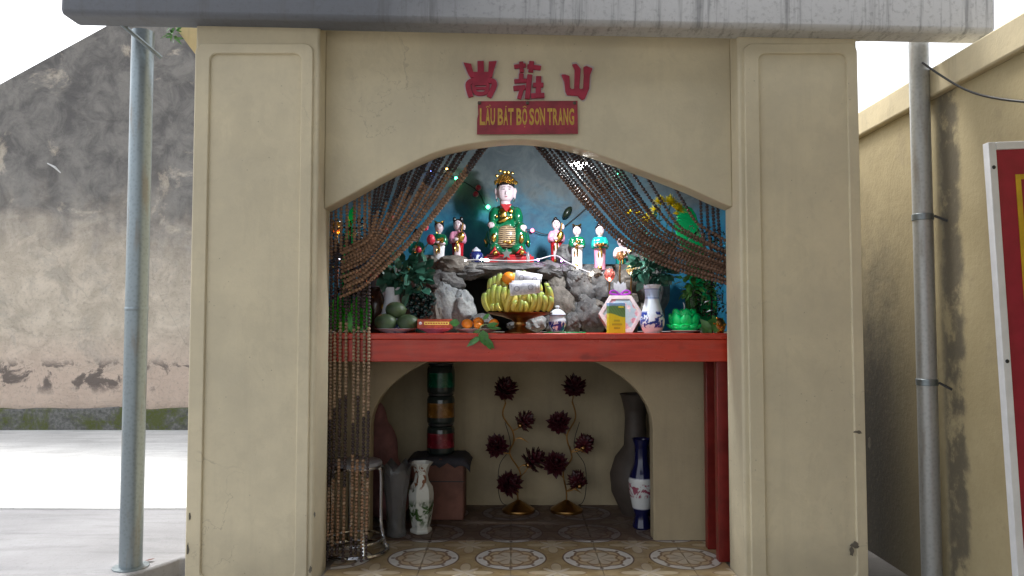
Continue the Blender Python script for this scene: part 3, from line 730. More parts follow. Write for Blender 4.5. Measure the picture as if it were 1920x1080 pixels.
# ------------------------------------------------------------------ rockery
rk = T('rockery', 'artificial grey rockery with a dark grotto carrying the statues', 'rockery', (0, 0, 1.16))
def rock(c, r, seed, m=m_rock, rot=(0, 0, 0), amp=.28, sub=4):
    b_ = bmesh.new(); bmesh.ops.create_icosphere(b_, subdivisions=sub, radius=1)
    off = Vector((seed * 3.17, seed * 1.71, seed * 5.3))
    for v in b_.verts:
        p = v.co.copy()
        d = noise.noise(p * 1.3 + off) * 1.0 + (noise.noise(p * 3.1 + off)) * .55 + noise.noise(p * 7 + off) * .28 + abs(noise.noise(p * 13 + off)) * .16
        vd = noise.voronoi(p * 2.2 + off)[0]; d += (vd[1] - vd[0]) * .5
        v.co = p * (1 + amp * d)
        v.co = Vector((v.co.x * r[0], v.co.y * r[1], v.co.z * r[2]))
    bmesh.ops.rotate(b_, verts=b_.verts, matrix=Euler(rot).to_matrix())
    me = bpy.data.meshes.new('rock'); b_.to_mesh(me); b_.free(); me.materials.append(m)
    me.polygons.foreach_set('use_smooth', [True] * len(me.polygons)); me.set_sharp_from_angle(angle=R(32))
    o = bpy.data.objects.new('rock', me); COL.objects.link(o); o.parent = rk; o.location = Vector(c) - Vector((0, 0, 1.16)); return o
def rpx(px, py, Y, wx, hz, dy, seed, m=m_rock, rot=(0, 0, 0), amp=.28):
    return rock(P(px, py, Y), (wx * S(Y), dy, hz * S(Y)), seed, m, rot, amp)
SZ = 1.585
shelf = MB().bx(P(765, 0, 1.1).x, P(1200, 0, 1.1).x, .93, 1.505, SZ - .075 - 1.16, SZ - .012 - 1.16)
shelf.build('ledge_core', m_rock, rk, bevel=.02)
rpx(955, 502, .93, 112, 10, .10, 3, m_rock, (0, .0, 0), .22)      # ledge lip
rpx(880, 508, .90, 34, 16, .09, 31, m_rock, (0, -.1, 0), .3)
rpx(1040, 510, .92, 36, 18, .10, 32, m_rock, (0, .25, 0), .3)
rpx(852, 499, .88, 38, 20, .09, 5, m_rockb, (0, .15, .3)); rpx(812, 510, .95, 36, 32, .12, 6, m_rockb, (0, -.2, 0))
rpx(835, 530, .86, 36, 26, .10, 7, m_rock, (0, .1, 0)); rpx(838, 575, .80, 30, 48, .08, 8, m_rockl, (0, -.12, .2), .24); rpx(866, 585, .80, 24, 40, .08, 9, m_rockl, (0, -.25, .5), .26)
rpx(818, 595, .78, 18, 36, .07, 10, m_rockb, (0, .1, 0)); rpx(785, 560, .98, 40, 60, .14, 11, m_rock); rpx(740, 560, 1.05, 60, 60, .16, 12, m_rock)
rpx(1072, 512, .90, 26, 20, .09, 13, m_rock, (0, .5, 0)); rpx(1065, 478, .94, 20, 18, .07, 14, m_rock, (0, -.6, .4)); rpx(1100, 524, .92, 32, 22, .09, 15, m_rock, (0, .3, 0)); rpx(1155, 535, .98, 46, 30, .12, 16, m_rockb)
rpx(1090, 540, .84, 26, 38, .08, 17, m_rock, (0, -.5, 0)); rpx(1128, 545, .86, 36, 40, .10, 18, m_rock, (0, -.2, 0)); rpx(1108, 590, .80, 30, 36, .08, 19, m_rock, (0, -.35, 0)); rpx(1160, 590, .86, 50, 45, .12, 20, m_rockb)
rpx(1046, 532, .90, 20, 20, .06, 21, m_rockb, (0, .3, 0)); rpx(1058, 575, .82, 24, 34, .06, 22, m_rockb, (0, -.3, 0)); rpx(1040, 605, .76, 20, 18, .05, 23, m_rock); rpx(1003, 606, .76, 20, 17, .05, 24, m_rockl); rpx(900, 604, .76, 26, 14, .05, 25, m_rock); rpx(975, 612, .78, 22, 10, .05, 33, m_rock)
rpx(1074, 606, .76, 14, 20, .05, 26, m_rock); rpx(1200, 540, 1.05, 50, 70, .16, 27, m_rock); rpx(1105, 520, .83, 16, 14, .05, 28, m_rockb); rpx(1118, 512, .80, 10, 9, .04, 34, m_rockb); rpx(1085, 522, .80, 13, 12, .04, 35, m_rock); rpx(1120, 575, .76, 12, 12, .03, 36, m_rockb); rpx(1095, 562, .77, 9, 10, .03, 37, m_rock)
MB().bx(P(800, 0, 1.4).x, P(1150, 0, 1.4).x, 1.40, 1.505, .002, SZ - 1.24).build('grotto_back', mat('grotto_shade', (.01, .01, .012), .9), rk)  # black panel puts the shade inside the grotto into colour
# ------------------------------------------------------------------ main statue
stL = P(950, 488, 1.06)
su = T('seated_statue', 'seated statue in glossy green robe with gold crown on the rock ledge', 'statue', (stL.x, 1.06, SZ - .005))
def Z(u, v): return ((u - 455) * .00064, (1030 - v) * .00064)
def e2(mb, u, v, ru, rv, ry, y=0, rot=0, mi=None, nu=16, nv=10):
    x, z = Z(u, v); mb.ell((x, y, z), (ru * .00064, ry, rv * .00064), nu, nv, Euler((0, rot, 0)) if rot else None, mi)
MB().bx(-.135, .165, -.11, .11, 0, .040).build('plinth', m_redl, su, bevel=.004)
MB().bx(-.12, .15, -.095, .10, .040, .052).build('plinth_step', m_redl, su, bevel=.003)
rb = MB()
e2(rb, 445, 560, 135, 110, .062, .03); e2(rb, 445, 490, 112, 45, .045, .03); e2(rb, 445, 660, 140, 90, .07, .02)
e2(rb, 330, 570, 52, 100, .045, .0, .12); e2(rb, 562, 570, 52, 100, .045, .0, -.12)
e2(rb, 318, 660, 52, 50, .055, -.045); e2(rb, 590, 680, 50, 50, .055, -.045)
e2(rb, 340, 770, 70, 110, .06, -.055); e2(rb, 580, 770, 74, 110, .06, -.055); e2(rb, 455, 800, 140, 120, .065, -.0)
e2(rb, 355, 890, 72, 60, .055, -.06); e2(rb, 565, 890, 78, 60, .055, -.06); e2(rb, 460, 920, 150, 45, .07, -.02)
e2(rb, 268, 780, 30, 90, .03, .02, .2); e2(rb, 652, 780, 30, 90, .03, .02, -.2)
rb.blob('robe', m_robe, su, .0055, 5)
def stripe():
    m, n, b = newmat('striped_silk', .35)
    v = n.co(); xyz = n.sep(v); wv = n.M('ADD', n.M('MULTIPLY', n.M('SINE', n.M('MULTIPLY', xyz[0], 110)), .0018), xyz[2])
    n.put(n.mix(n.step(n.M('SINE', n.M('MULTIPLY', wv, 520)), .15, .2), (.06, .03, .02), (.55, .42, .26)), b.inputs['Base Color']); return m
sp_ = MB(); e2(sp_, 458, 770, 108, 108, .05, -.072); e2(sp_, 450, 840, 95, 50, .045, -.075); sp_.blob('striped_apron', stripe(), su, .005, 5)
nk = MB(); x, z = Z(440, 470); nk.lathe([(.034, -.03), (.032, .01), (.034, .05)], 16, (x, .01, z)); nk.build('neck', m_skin, su)
cl = MB(); x, z = Z(452, 490); cl.prism([(x - .036, z + .022), (x + .034, z + .022), (x, z - .032)], -.048, -.02); cl.build('red_collar', m_redl, su, bevel=.003)
gs = MB(); e2(gs, 428, 610, 62, 24, .014, -.055, -.45); e2(gs, 425, 555, 36, 44, .012, -.050, .35); e2(gs, 360, 575, 13, 22, .01, -.046); e2(gs, 500, 585, 14, 24, .01, -.052); e2(gs, 495, 520, 22, 34, .01, -.035, -.5); e2(gs, 405, 520, 22, 34, .01, -.035, .6)
gs.blob('gold_sash', m_gold, su, .004, 3)
ga = MB(); e2(ga, 335, 790, 24, 42, .012, -.112); e2(ga, 597, 800, 22, 44, .012, -.112); e2(ga, 440, 832, 16, 14, .01, -.118); e2(ga, 480, 840, 26, 16, .01, -.12); e2(ga, 512, 822, 14, 12, .01, -.115); e2(ga, 252, 812, 12, 30, .01, -.02, -.5); e2(ga, 658, 820, 10, 24, .01, -.02, .4)
ga.build('gold_trim', m_gold, su)
for u, v, s_ in ((345, 905, 1), (595, 900, 1)):
    x, z = Z(u, v); fb = MB(); fb.prism([(x - .035, z - .028), (x + .035, z - .028), (x + .012, z - .004), (x, z + .022), (x - .012, z - .004)], -.135, -.10)
    fb.build('slipper', m_redl, su, bevel=.005); MB().ell((x + .003, -.142, z - .022), .016, 12, 8).build('gold_knob', m_gold, su)
for u, v, s_ in ((308, 664, 1), (615, 690, -1)):
    hb_ = MB(); e2(hb_, u, v, 34, 28, .022, -.085)
    for k in range(4):
        e2(hb_, u + s_ * (10 - k * 9) + (-10 if s_ < 0 else 10), v + 12 + 5 * k * (1 if s_ < 0 else .3), 9, 22, .012, -.100 + .001 * k, .4 * s_)
    e2(hb_, u + 22 * s_, v - 4, 10, 20, .012, -.098, -.5 * s_)
    hb_.blob('hand', m_skin, su, .0032, 3)
hd = MB()
e2(hd, 444, 318, 86, 88, .052, .0); e2(hd, 444, 372, 74, 58, .046, -.004); e2(hd, 444, 345, 82, 64, .05, -.002)
e2(hd, 452, 348, 8, 22, .010, -.052); e2(hd, 452, 362, 13, 9, .010, -.052)
for u in (350, 538): e2(hd, u, 318, 15, 34, .014, .006); e2(hd, u + (4 if u < 400 else -4), 365, 10, 34, .010, .006)
h_ = hd.blob('head', m_skin, su, .0036, 4)
fc = MB()
for u in (424, 484):
    e2(fc, u, 313, 17, 4, .004, -.0515, .05 if u < 450 else -.05); e2(fc, u, 292, 20, 3, .004, -.050, -.12 if u < 450 else .12)
fc.build('eye_paint', m_black, h_)
mo = MB(); e2(mo, 450, 386, 15, 4.5, .004, -.0525); mo.build('lips', mat('lip_paint', (.25, .05, .07), .3, bump=0), h_)
hr = MB(); e2(hr, 444, 264, 90, 50, .056, .012); e2(hr, 444, 300, 94, 62, .045, .028); hr.blob('hair', m_black, su, .005, 3)
cr = MB(); rc = random.Random(9)
for k in range(170):
    t = rc.uniform(-1, 1); h = rc.random() ** .8
    u = 447 + t * 112 * (1 - .35 * h); v = 250 - h * 112 * (1 - .45 * t * t) + 12 * abs(t)
    e2(cr, u, v, rc.uniform(6, 13), rc.uniform(6, 13), .007, -.036 - .012 * (1 - abs(t)) + .03 * h + rc.uniform(-.006, .006), 0, 0, 6, 4)
for u, v in ((392, 128), (360, 175), (510, 148), (350, 232), (545, 240), (430, 140), (470, 142)): e2(cr, u, v, 18, 16, .01, -.02, 0, 0, 8, 6)
cr.build('crown', m_gold, su)
eb = MB()
for u in (362, 524): e2(eb, u, 412, 8, 16, .006, -.012, 0, 0, 8, 6)
eb.build('earring', m_silver, su)
# ------------------------------------------------------------------ figurines
def figurine(px, topy, boty, label, top, skirt, item, hair='bun', Y=.985, apronm=None, rz=0):
    b_ = P(px, boty, Y); t_ = P(px, topy, Y); H = t_.z - b_.z; k = H / .26
    f = T('figurine', label, 'figurine', (b_.x, Y, b_.z), 'attendant figurines on the rockery', rz); f.scale = (k, k, k)
    s_ = MB(); s_.lathe([(.028, 0), (.032, .004), (.030, .05), (.032, .10), (.036, .13)], 18, sx=1, sy=.8); s_.build('skirt', skirt, f)
    if apronm:
        MB().ell((.0, -.018, .07), (.019, .014, .066), 12, 8).build('apron', apronm, f)
    MB().ell((-.004, -.024, .012), (.014, .014, .012), 8, 6).build('shoe', m_gold, f)
    g_ = MB().ell((-.002, -.03, .122), (.010, .008, .010), 8, 5).ell((.004, -.034, .095), (.006, .006, .028), 8, 5).ell((-.012, -.03, .085), (.005, .006, .02), 8, 5); g_.build('gold_trim', m_gold, f)
    q = MB(); q.ell((0, 0, .155), (.034, .024, .036)); q.ell((-.031, -.004, .150), (.018, .018, .036), rot=Euler((0, .2, 0))); q.ell((.031, -.004, .150), (.018, .018, .036), rot=Euler((0, -.2, 0))); q.ell((-.02, -.022, .132), (.022, .016, .014)); q.ell((.02, -.022, .132), (.022, .016, .014))
    q.blob('tunic', top, f, .004, 4)
    MB().tube([(0, 0, .18), (0, -.002, .205)], .012, 10).build('neck', m_skin, f)
    hd_ = MB().ell((0, -.004, .218), (.024, .023, .030), 16, 12).ell((0, -.027, .216), (.003, .004, .006), 6, 5).build('head', m_skin, f)
    fp = MB()
    for s0 in (-1, 1): fp.ell((s0 * .009, -.0262, .222), (.0045, .0015, .0013), 6, 4).ell((s0 * .009, -.0255, .229), (.0055, .0015, .001), 6, 4)
    fp.build('eye_paint', m_black, hd_); MB().ell((0, -.0268, .2055), (.0045, .0016, .0018), 6, 4).build('lips', m_bud, hd_)
    hh = MB().ell((0, .004, .232), (.0265, .024, .022), 14, 8)
    if hair == 'bun': hh.ell((-.004, .002, .252), (.012, .012, .013), 10, 7)
    if hair == 'twin': hh.ell((-.018, .0, .250), (.010, .01, .014), 8, 6).ell((.02, .0, .250), (.010, .01, .016), 8, 6).ell((.024, .004, .225), (.007, .012, .026), 8, 6)
    if hair == 'crest': hh.prism([(-.026, .222), (.026, .222), (.026, .262), (.008, .250), (-.008, .250), (-.026, .262)], -.004, .014)
    hh.build('hair', m_black, f)
    if hair == 'crest': MB().tube([(-.025, -.008, .258), (-.008, -.02, .247), (.008, -.02, .247), (.025, -.008, .258)], .004, 6).build('tiara', m_gold, f)
    hn = MB()
    hn.ell((-.006, -.04, .137), (.013, .009, .010), 10, 7)
    if item == 'lute':
        MB().ell((.020, -.034, .150), (.020, .012, .032), 14, 9, Euler((0, .25, 0))).build('lute', m_gold, f)
        MB().tube([(.022, -.036, .175), (.030, -.03, .225)], .005, 7).build('lute_neck', m_brass, f)
        hn.ell((.036, -.024, .205), (.009, .008, .016), 8, 6)
    elif item == 'dish':
        MB().lathe([(.008, -.006), (.034, .004), (.036, .009), (.030, .010), (.0, .012)], 16, (0, -.042, .134)).build('dish', m_gold, f); hn.ell((.028, -.036, .136), (.010, .009, .010)); hn.ell((-.028, -.036, .136), (.010, .009, .010))
    else:
        fl_ = MB(); r4 = random.Random(px)
        for _ in range(9): fl_.ell((r4.uniform(-.006, .026), -.042 + r4.uniform(-.006, .004), .142 + r4.uniform(-.012, .016)), r4.uniform(.005, .009), 7, 5)
        fl_.build('bouquet', m_gold, f); hn.ell((.020, -.034, .126), (.022, .009, .008), 10, 6)
    hn.build('hands', m_skin, f)
    return f
FG = [figurine(858, 408, 497, 'pink sleeved figurine with lute beside the small dark blue jar', m_pink, m_redl, 'lute', 'twin', 1.0, m_pinkw),
      figurine(823, 414, 500, 'figurine in green tunic and white skirt behind the red lotus buds', m_robe, m_ivory, 'flower', 'crest', .90),
      figurine(781, 430, 512, 'teal robed figurine half hidden behind the left bead swag', m_teal, m_robe, 'flower', 'bun', .99),
      figurine(1043, 408, 494, 'pink sleeved figurine with lute beside the dark green melon', m_pink, m_redl, 'lute', 'bun', 1.0, m_pinkw),
      figurine(1082, 420, 503, 'green and white figurine with winged gold tiara and flowers', m_robe, m_ivory, 'flower', 'crest', .84, None, -.15),
      figurine(1125, 419, 507, 'figurine in teal tunic and pink skirt carrying a gold dish', m_teal, m_pink, 'dish', 'bun', .83, m_pinkw),
      figurine(1165, 440, 522, 'pale pink figurine half hidden behind the right bead swag', m_pinkw, m_teal, 'flower', 'bun', .985)]
# ------------------------------------------------------------------ porcelain
def porcelain(name, base, blue, z0, z1, sc_=18, th=.52, extra=None, seed=0, rough=.12):
    m, n, b = newmat(name, rough)
    v = n.co(); xyz = n.sep(v); nz = n.noise(n.map(v, (1, 1, 1), (seed, seed, seed)), sc_, 5, .55, 1.2)
    msk = n.M('MULTIPLY', n.step(nz, th, .03), n.band(n.M('ADD', xyz[2], n.M('MULTIPLY', nz, .02)), z0, z1, .006))
    c = n.mix(msk, base, blue)
    if extra:
        for a_, b_, col in extra: c = n.mix(n.band(xyz[2], a_, b_, .0015), c, col)
    n.put(c, b.inputs['Base Color']); return m
BLUE = (.02, .045, .28); PW = (.70, .76, .84)
def vase(name, label, cat, loc, prof, m, nseg=28, group=None, inner=True):
    o = T(name, label, cat, loc, group)
    pr = list(prof)
    if inner: r_, z_ = pr[-1]; pr += [(r_ - .004, z_ + .001), (r_ - .009, z_ - .01), (pr[-2][0] * .8, z_ * .8), (0, z_ * .7)]
    MB().lathe(pr, nseg).build('body', m, o); return o
# big blue and white vase with flowers
L = ont(1223, .44)
vase('vase', 'tall blue and white porcelain vase with dragon holding foliage and chrysanthemums', 'vase', L,
     [(.044, 0), (.046, .006), (.052, .012), (.064, .045), (.066, .07), (.056, .11), (.044, .15), (.037, .185), (.037, .215), (.043, .245), (.050, .256)],
     porcelain('dragon_porcelain', PW, BLUE, .04, .125, 26, .50, [(.180, .182, BLUE), (.182, .235, (.45, .55, .75)), (.186, .188, BLUE), (.232, .235, BLUE)]))
bq = T('flower_bouquet', 'dark leaves and yellow chrysanthemums rising from the dragon vase', 'flowers', (L[0], L[1], TZ + .2))
fo = MB(); fo.clump(130, (.01, .02, .135), (.11, .06, .075), .06, .04, 5); fo.clump(50, (.06, .04, .19), (.08, .05, .1), .06, .03, 6)
fo.build('foliage', m_leaf, bq)
stm = MB(); fls = []
rf = random.Random(12)
def mum(px, py, Y, r, tilt, parent, base):
    c = P(px, py, Y) - base; mb = MB(); q = Euler(tilt)
    for ring, (nn, el, ln) in enumerate(((16, .1, 1.0), (14, .5, .9), (11, .9, .75), (7, 1.25, .6))):
        for k in range(nn):
            a_ = 2 * math.pi * (k + .5 * ring) / nn + rf.uniform(-.1, .1); d = Vector((math.cos(a_) * math.cos(el), math.sin(a_) * math.cos(el), math.sin(el))); d.rotate(q)
            mb.leaf(c, d, (d.x * .3, d.y * .3, 1), r * ln * rf.uniform(.85, 1.1), r * .32, -.25)
    mb.build('flower', m_flower, parent); return c
bb = Vector((L[0], L[1], TZ + .2))
for px, py, r, tl in ((1238, 379, .030, (.9, -.3, 0)), (1257, 380, .034, (.9, .1, 0)), (1271, 393, .036, (.7, .5, 0)), (1229, 394, .024, (1.2, -.4, 0)), (1212, 413, .030, (1.1, -.4, 0)), (1196, 400, .016, (.6, -.3, 0)), (1180, 399, .015, (.6, -.5, 0)), (1222, 405, .015, (.5, 0, 0)), (1268, 402, .016, (.5, 0, 0))):
    c = mum(px, py, .5, r * 1.5, tl, bq, bb); stm.tube(spline([(0, 0, -.06), (c.x * .35, c.y * .5, .1), (c.x, c.y, c.z - .005)], 5), .003, 5)
    for k in range(5): stm.leaf(Vector((c.x * (.5 + .1 * k), c.y * .8, c.z * (.45 + .11 * k))), (rf.uniform(-1, 1), rf.uniform(-1, .5), rf.uniform(-.2, .8)), (0, 0, 1), .055, .022, .3)
stm.build('stem', m_leaf, bq)
bs = MB()
for k in range(26):
    p = P(1300 + rf.uniform(-22, 40), 440 + rf.uniform(-22, 40), .47) - bb; bs.ell(p, .0045, 7, 5)
    if k % 2: bs.tube([p, p + Vector((-.03, 0, -.04))], .0012, 4)
bs.build('berry_spray', m_silver, bq)
# green upright sheets behind the curtains
def fan(name, label, pts_, Y, m):
    q = [P(px, py, Y) for px, py in pts_]; mb = MB(); n_ = len(q)
    mb.prism([(p.x, p.z) for p in q], 0, .006); o = mb.build(name, m, None, bevel=.002); o.location.y = Y
    return tag(o, label, 'leaf')
fan('palm_leaf', 'broad bright green plastic leaf behind the yellow chrysanthemums', [(1268, 395), (1279, 387), (1288, 386), (1297, 390), (1305, 402), (1310, 420), (1315, 445), (1322, 470), (1330, 500), (1345, 560), (1345, 620), (1300, 620), (1295, 540), (1290, 500), (1278, 465), (1262, 420), (1270, 412)], .64, m_green)
fan('palm_leaf', 'narrow bright green plastic leaf behind the left hanging strands', [(640, 470), (648, 430), (655, 395), (664, 385), (668, 396), (660, 425), (668, 440), (660, 470), (662, 620), (640, 620)], .64, m_green)
# ------------------------------------------------------------------ green lotus candle on a plate
def petal(mb, az, el, L_, W_, c=(0, 0, 0), cup=.35, mi=None, nseg=5):
    vs_ = []; c = Vector(c)
    for i in range(nseg + 1):
        t = i / nseg; wv = W_ * math.sin(math.pi * min(1, (t * .86 + .10))) ** .75 * (1 if t < 1 else .12)
        e_ = el + cup * 1.6 * t; rr = 0; zz = 0
        # integrate the curve
        for k in range(i):
            tt = (k + .5) / nseg; ee = el + cup * 1.9 * tt; rr += L_ / nseg * math.cos(ee); zz += L_ / nseg * math.sin(ee)
        for s_ in (-1, -.5, 0, .5, 1):
            up_ = (s_ * s_) * W_ * .30
            x = rr - up_ * math.sin(el); y = s_ * wv; z = zz + up_ * math.cos(el)
            vs_.append(c + Vector((x * math.cos(az) - y * math.sin(az), x * math.sin(az) + y * math.cos(az), z)))
    fs = []
    for i in range(nseg):
        for k in range(4): a_ = i * 5 + k; fs.append((a_, a_ + 1, a_ + 6, a_ + 5))
    mb.add(vs_, fs, mi)
def plate(px, Y, r, h, label, m, group=None):
    o = T('plate', label, 'plate', ont(px, Y), group)
    MB().lathe([(r * .5, 0), (r * .52, .003), (r * .95, h), (r, h + .002), (r * .94, h + .003), (r * .5, .007), (0, .006)], 36).build('dish', m, o); return o
m_wplate = mat('white_porcelain', (.78, .80, .82), .15, var=.05, bump=0)
m_bplate = porcelain('blue_rim_porcelain', (.62, .66, .76), (.12, .16, .38), 0, .02, 30, .5)
plate(1283, .45, .095, .012, 'white plate under the green lotus candle', m_wplate)
lc = T('lotus_candle', 'bright green lotus shaped wax candle on a white plate', 'candle', (ont(1283, .45)[0], .45, TZ + .0075))
lc.scale = (1.12, 1.0, 1.14)
for k in range(10):
    mb = MB(); petal(mb, 2 * math.pi * k / 10 + .15, .12, .052, .030, (.042 * math.cos(2 * math.pi * k / 10 + .15), .042 * math.sin(2 * math.pi * k / 10 + .15), .006), .30); o = mb.build('petal', m_wax, lc, 180); o.modifiers.new('thick', 'SOLIDIFY').thickness = .006
core = MB().lathe([(.05, 0), (.060, .012), (.062, .04), (.054, .07), (.040, .090), (.02, .100), (0, .102)], 24); core.build('body', m_wax, lc)
for r_, z_, L_, nn, el, cc in ((.062, .012, .072, 8, 1.12, .28), (.050, .040, .066, 6, 1.2, .3)):
    for k in range(nn):
        a_ = 2 * math.pi * (k + .5 * (nn % 2)) / nn - math.pi / 2; mb = MB(); petal(mb, a_, el, L_, .034, (r_ * math.cos(a_), r_ * math.sin(a_), z_), cc); o = mb.build('petal', m_wax, lc, 180); o.modifiers.new('thick', 'SOLIDIFY').thickness = .006
MB().tube([(0, 0, .10), (.001, 0, .122), (-.003, 0, .135)], .0018, 6).build('wick', m_ivory, lc)
# ------------------------------------------------------------------ hexagonal gift box, yellow carton
def giftmat():
    m, n, b = newmat('pink_foil', .16)
    v = n.co(); nz = n.noise(v, 22, 4, .6, .6); k = n.vor(v, 26)
    c = n.mix(n.step(nz, .5, .1), (.62, .24, .30), (.80, .55, .58)); c = n.mix(n.step(k, .48, .05), c, (.45, .55, .62))
    n.put(c, b.inputs['Base Color']); n.put(n.bump(nz, .5, .01), b.inputs['Normal']); b.inputs['Coat Weight'].default_value = .8; return m
hx = T('gift_box', 'pink hexagonal gift box wrapped in film with purple ribbon', 'box', ont(1165, .52)); hx.rotation_euler = (R(-8), 0, 0)
hp = [(-.060, .0), (.060, .0), (.122, .105), (.060, .205), (-.060, .205), (-.122, .105)]
MB().prism(hp, 0, .06).build('box', giftmat(), hx, bevel=.004)
MB().ring(hp, [(x * .80, .1025 + (z - .1025) * .80) for x, z in hp], -.004, .001).build('rim', mat('pale_foil', (.80, .66, .68), .18, .2, bump=.3), hx, bevel=.002)
rbn = MB(); c = Vector((.0, .02, .215))
for s_ in (-1, 1):
    rbn.tube(spline([c, c + Vector((s_ * .03, -.01, .02)), c + Vector((s_ * .055, -.01, .012)), c + Vector((s_ * .04, -.01, .0)), c], 5), .005, 6); rbn.tube(spline([c, c + Vector((s_ * .03, -.01, -.004)), c + Vector((s_ * .06, -.01, .006))], 5), .004, 6)
rbn.build('ribbon', mat('purple_ribbon', (.38, .05, .45), .25, var=.2, bump=0), hx)
cf_ = MB()
for k in range(7): cf_.leaf(c, (math.cos(k * .9) * .5, -.2, 1), (0, -1, 0), .075, .04, .2)
cf_.build('film_tuft', mat('clear_film', (.7, .68, .72), .1, 0, bump=0, Transmission_Weight=.5), hx)
def cartonmat():
    m, n, b = newmat('yellow_carton', .35)
    v = n.co(); xyz = n.sep(v); nz = n.noise(v, 14, 3); zz = n.M('ADD', xyz[2], n.M('MULTIPLY', n.M('SINE', n.M('MULTIPLY', xyz[0], 38)), .010))
    c = n.mix(n.step(zz, .094, .002), (.74, .68, .02), (.14, .30, .09))
    st_ = n.step(n.M('SINE', n.M('MULTIPLY', n.M('ADD', xyz[0], n.M('MULTIPLY', xyz[2], .7)), 420)), .2, .2)
    c = n.mix(n.M('MULTIPLY', n.M('MULTIPLY', st_, n.step(zz, .096, .002)), .4), c, (.08, .17, .07)); c = n.mix(n.step(n.M('ADD', xyz[2], n.M('MULTIPLY', nz, .02)), .155, .004), c, (.25, .45, .75))
    n.put(c, b.inputs['Base Color']); return m
yc = T('tea_carton', 'yellow and green printed carton standing before the hexagonal gift box', 'box', ont(1157, .42), rz=.10)
MB().bx(-.046, .046, 0, .045, 0, .160).build('carton', cartonmat(), yc, bevel=.0015)
pr_ = MB(); rt = random.Random(3)
for z_, w_ in ((.066, .030), (.046, .050), (.026, .028)):
    x = -w_ / 2
    while x < w_ / 2: pr_.box((x, -.0004, z_), (.0025, .0012, .010)); x += .0055
pr_.build('print', mat('carton_ink', (.30, .26, .02), .5, bump=0), yc)
MB().bx(.008, .036, -.0012, .0006, .134, .142).build('print_badge', m_flower, yc)
# ------------------------------------------------------------------ lidded jar on green tray
tr = T('tray', 'flat bright green tray under the small lidded jar', 'tray', ont(1058, .47)); MB().prismz([(-.11, -.05), (.11, -.055), (.12, .05), (-.12, .055)], 0, .005).build('sheet', m_green, tr, bevel=.002)
jr = T('lidded_jar', 'small blue and white porcelain jar with domed lid on green tray', 'jar', (ont(1045, .46)[0], .46, TZ + .0055))
MB().lathe([(.030, 0), (.034, .004), (.046, .035), (.049, .055), (.044, .075), (.036, .084), (.034, .088)], 26).build('body', porcelain('cloud_porcelain', PW, BLUE, .016, .068, 38, .47), jr)
ld = MB().lathe([(.046, .0885), (.047, .092), (.040, .103), (.026, .115), (.012, .122), (.0, .123)], 26).build('lid', porcelain('lid_porcelain', PW, BLUE, .09, .112, 40, .62, [(.089, .092, BLUE)]), jr)
MB().lathe([(.008, .121), (.010, .128), (.013, .135), (.010, .141), (0, .142)], 14).build('finial', m_bplate, ld)
# ------------------------------------------------------------------ brass footed dish with bananas, orange, banknotes
SX, SY = ont(975, .47)[0], .47
sd_ = T('footed_dish', 'dark brass footed offering dish piled with bananas', 'dish', (SX, SY, TZ))
MB().lathe([(.085, 0), (.086, .006), (.066, .014), (.036, .026), (.030, .036), (.034, .044), (.032, .056), (.045, .070), (.10, .088), (.172, .104), (.178, .109), (.170, .109), (.10, .096), (0, .09)], 40).build('bowl', m_brass, sd_)
def banmat():
    m, n, b = newmat('banana_skin', .45)
    v = n.co(); xyz = n.sep(v); nz = n.noise(v, 18, 5, .6)
    oi = n.n.new('ShaderNodeObjectInfo').outputs['Random']
    c = n.mix(n.step(n.M('ADD', oi, n.M('MULTIPLY', nz, .4)), .65, .35), (.60, .48, .11), (.48, .46, .10))
    c = n.mix(n.step(xyz[2], .105, .02), c, (.32, .40, .08)); c = n.mix(n.M('MULTIPLY', n.step(n.noise(v, 60, 4, .7), .66, .04), .7), c, (.07, .045, .02))
    c = n.mix(n.step(xyz[2], .138, .003), c, (.03, .02, .012))
    n.put(c, b.inputs['Base Color']); return m
m_ban = banmat()
bpts = spline([(0, 0, 0), (-.010, 0, .03), (-.015, 0, .07), (-.009, 0, .11), (.003, 0, .135), (.006, 0, .145)], 3)
brad = [max(.003, .0175 * math.sin(math.pi * min(.97, .20 + .72 * i / (len(bpts) - 1))) ** .55) for i in range(len(bpts))]
brad[-1] = .003; brad[-2] = .006; brad[-3] = .010
bme = MB().tube(bpts, brad, 6).build('banana', m_ban, None, 62); bmesh_ = bme.data; bpy.data.objects.remove(bme)
bn = T('banana_bunch', 'two hands of yellow green bananas heaped on the brass dish', 'bananas', (SX, SY, TZ + .098))
BO = Vector((SX, SY, TZ + .098))
def banana(u0, v0, u1, v1, Y0, Y1, wd=1.0):
    a_ = P(880 + u0 / 7.2, 490 + v0 / 7.2, Y0) - BO; b_ = P(880 + u1 / 7.2, 490 + v1 / 7.2, Y1) - BO; d = b_ - a_; L_ = d.length
    z = d.normalized(); side = -1 if (u0 + u1) / 2 < 640 else 1
    out = Vector((side * (.2 + abs(u0 + u1 - 1280) / 900), -.7, 0)); x = -(out - z * out.dot(z)).normalized(); y = z.cross(x)
    o = bpy.data.objects.new('banana', bmesh_); COL.objects.link(o); o.parent = bn; o.location = a_
    o.rotation_euler = Matrix((x, y, z)).transposed().to_euler(); k = L_ / .145; o.scale = (wd * .5 + k * .5, wd, k)
for q in ((330, 520, 285, 215), (385, 500, 335, 185), (440, 500, 405, 148), (510, 480, 490, 180), (590, 450, 590, 140), (735, 430, 730, 112), (930, 520, 935, 280), (1030, 520, 1040, 280), (660, 480, 655, 200), (820, 520, 830, 260)): banana(*q, .50, .475)
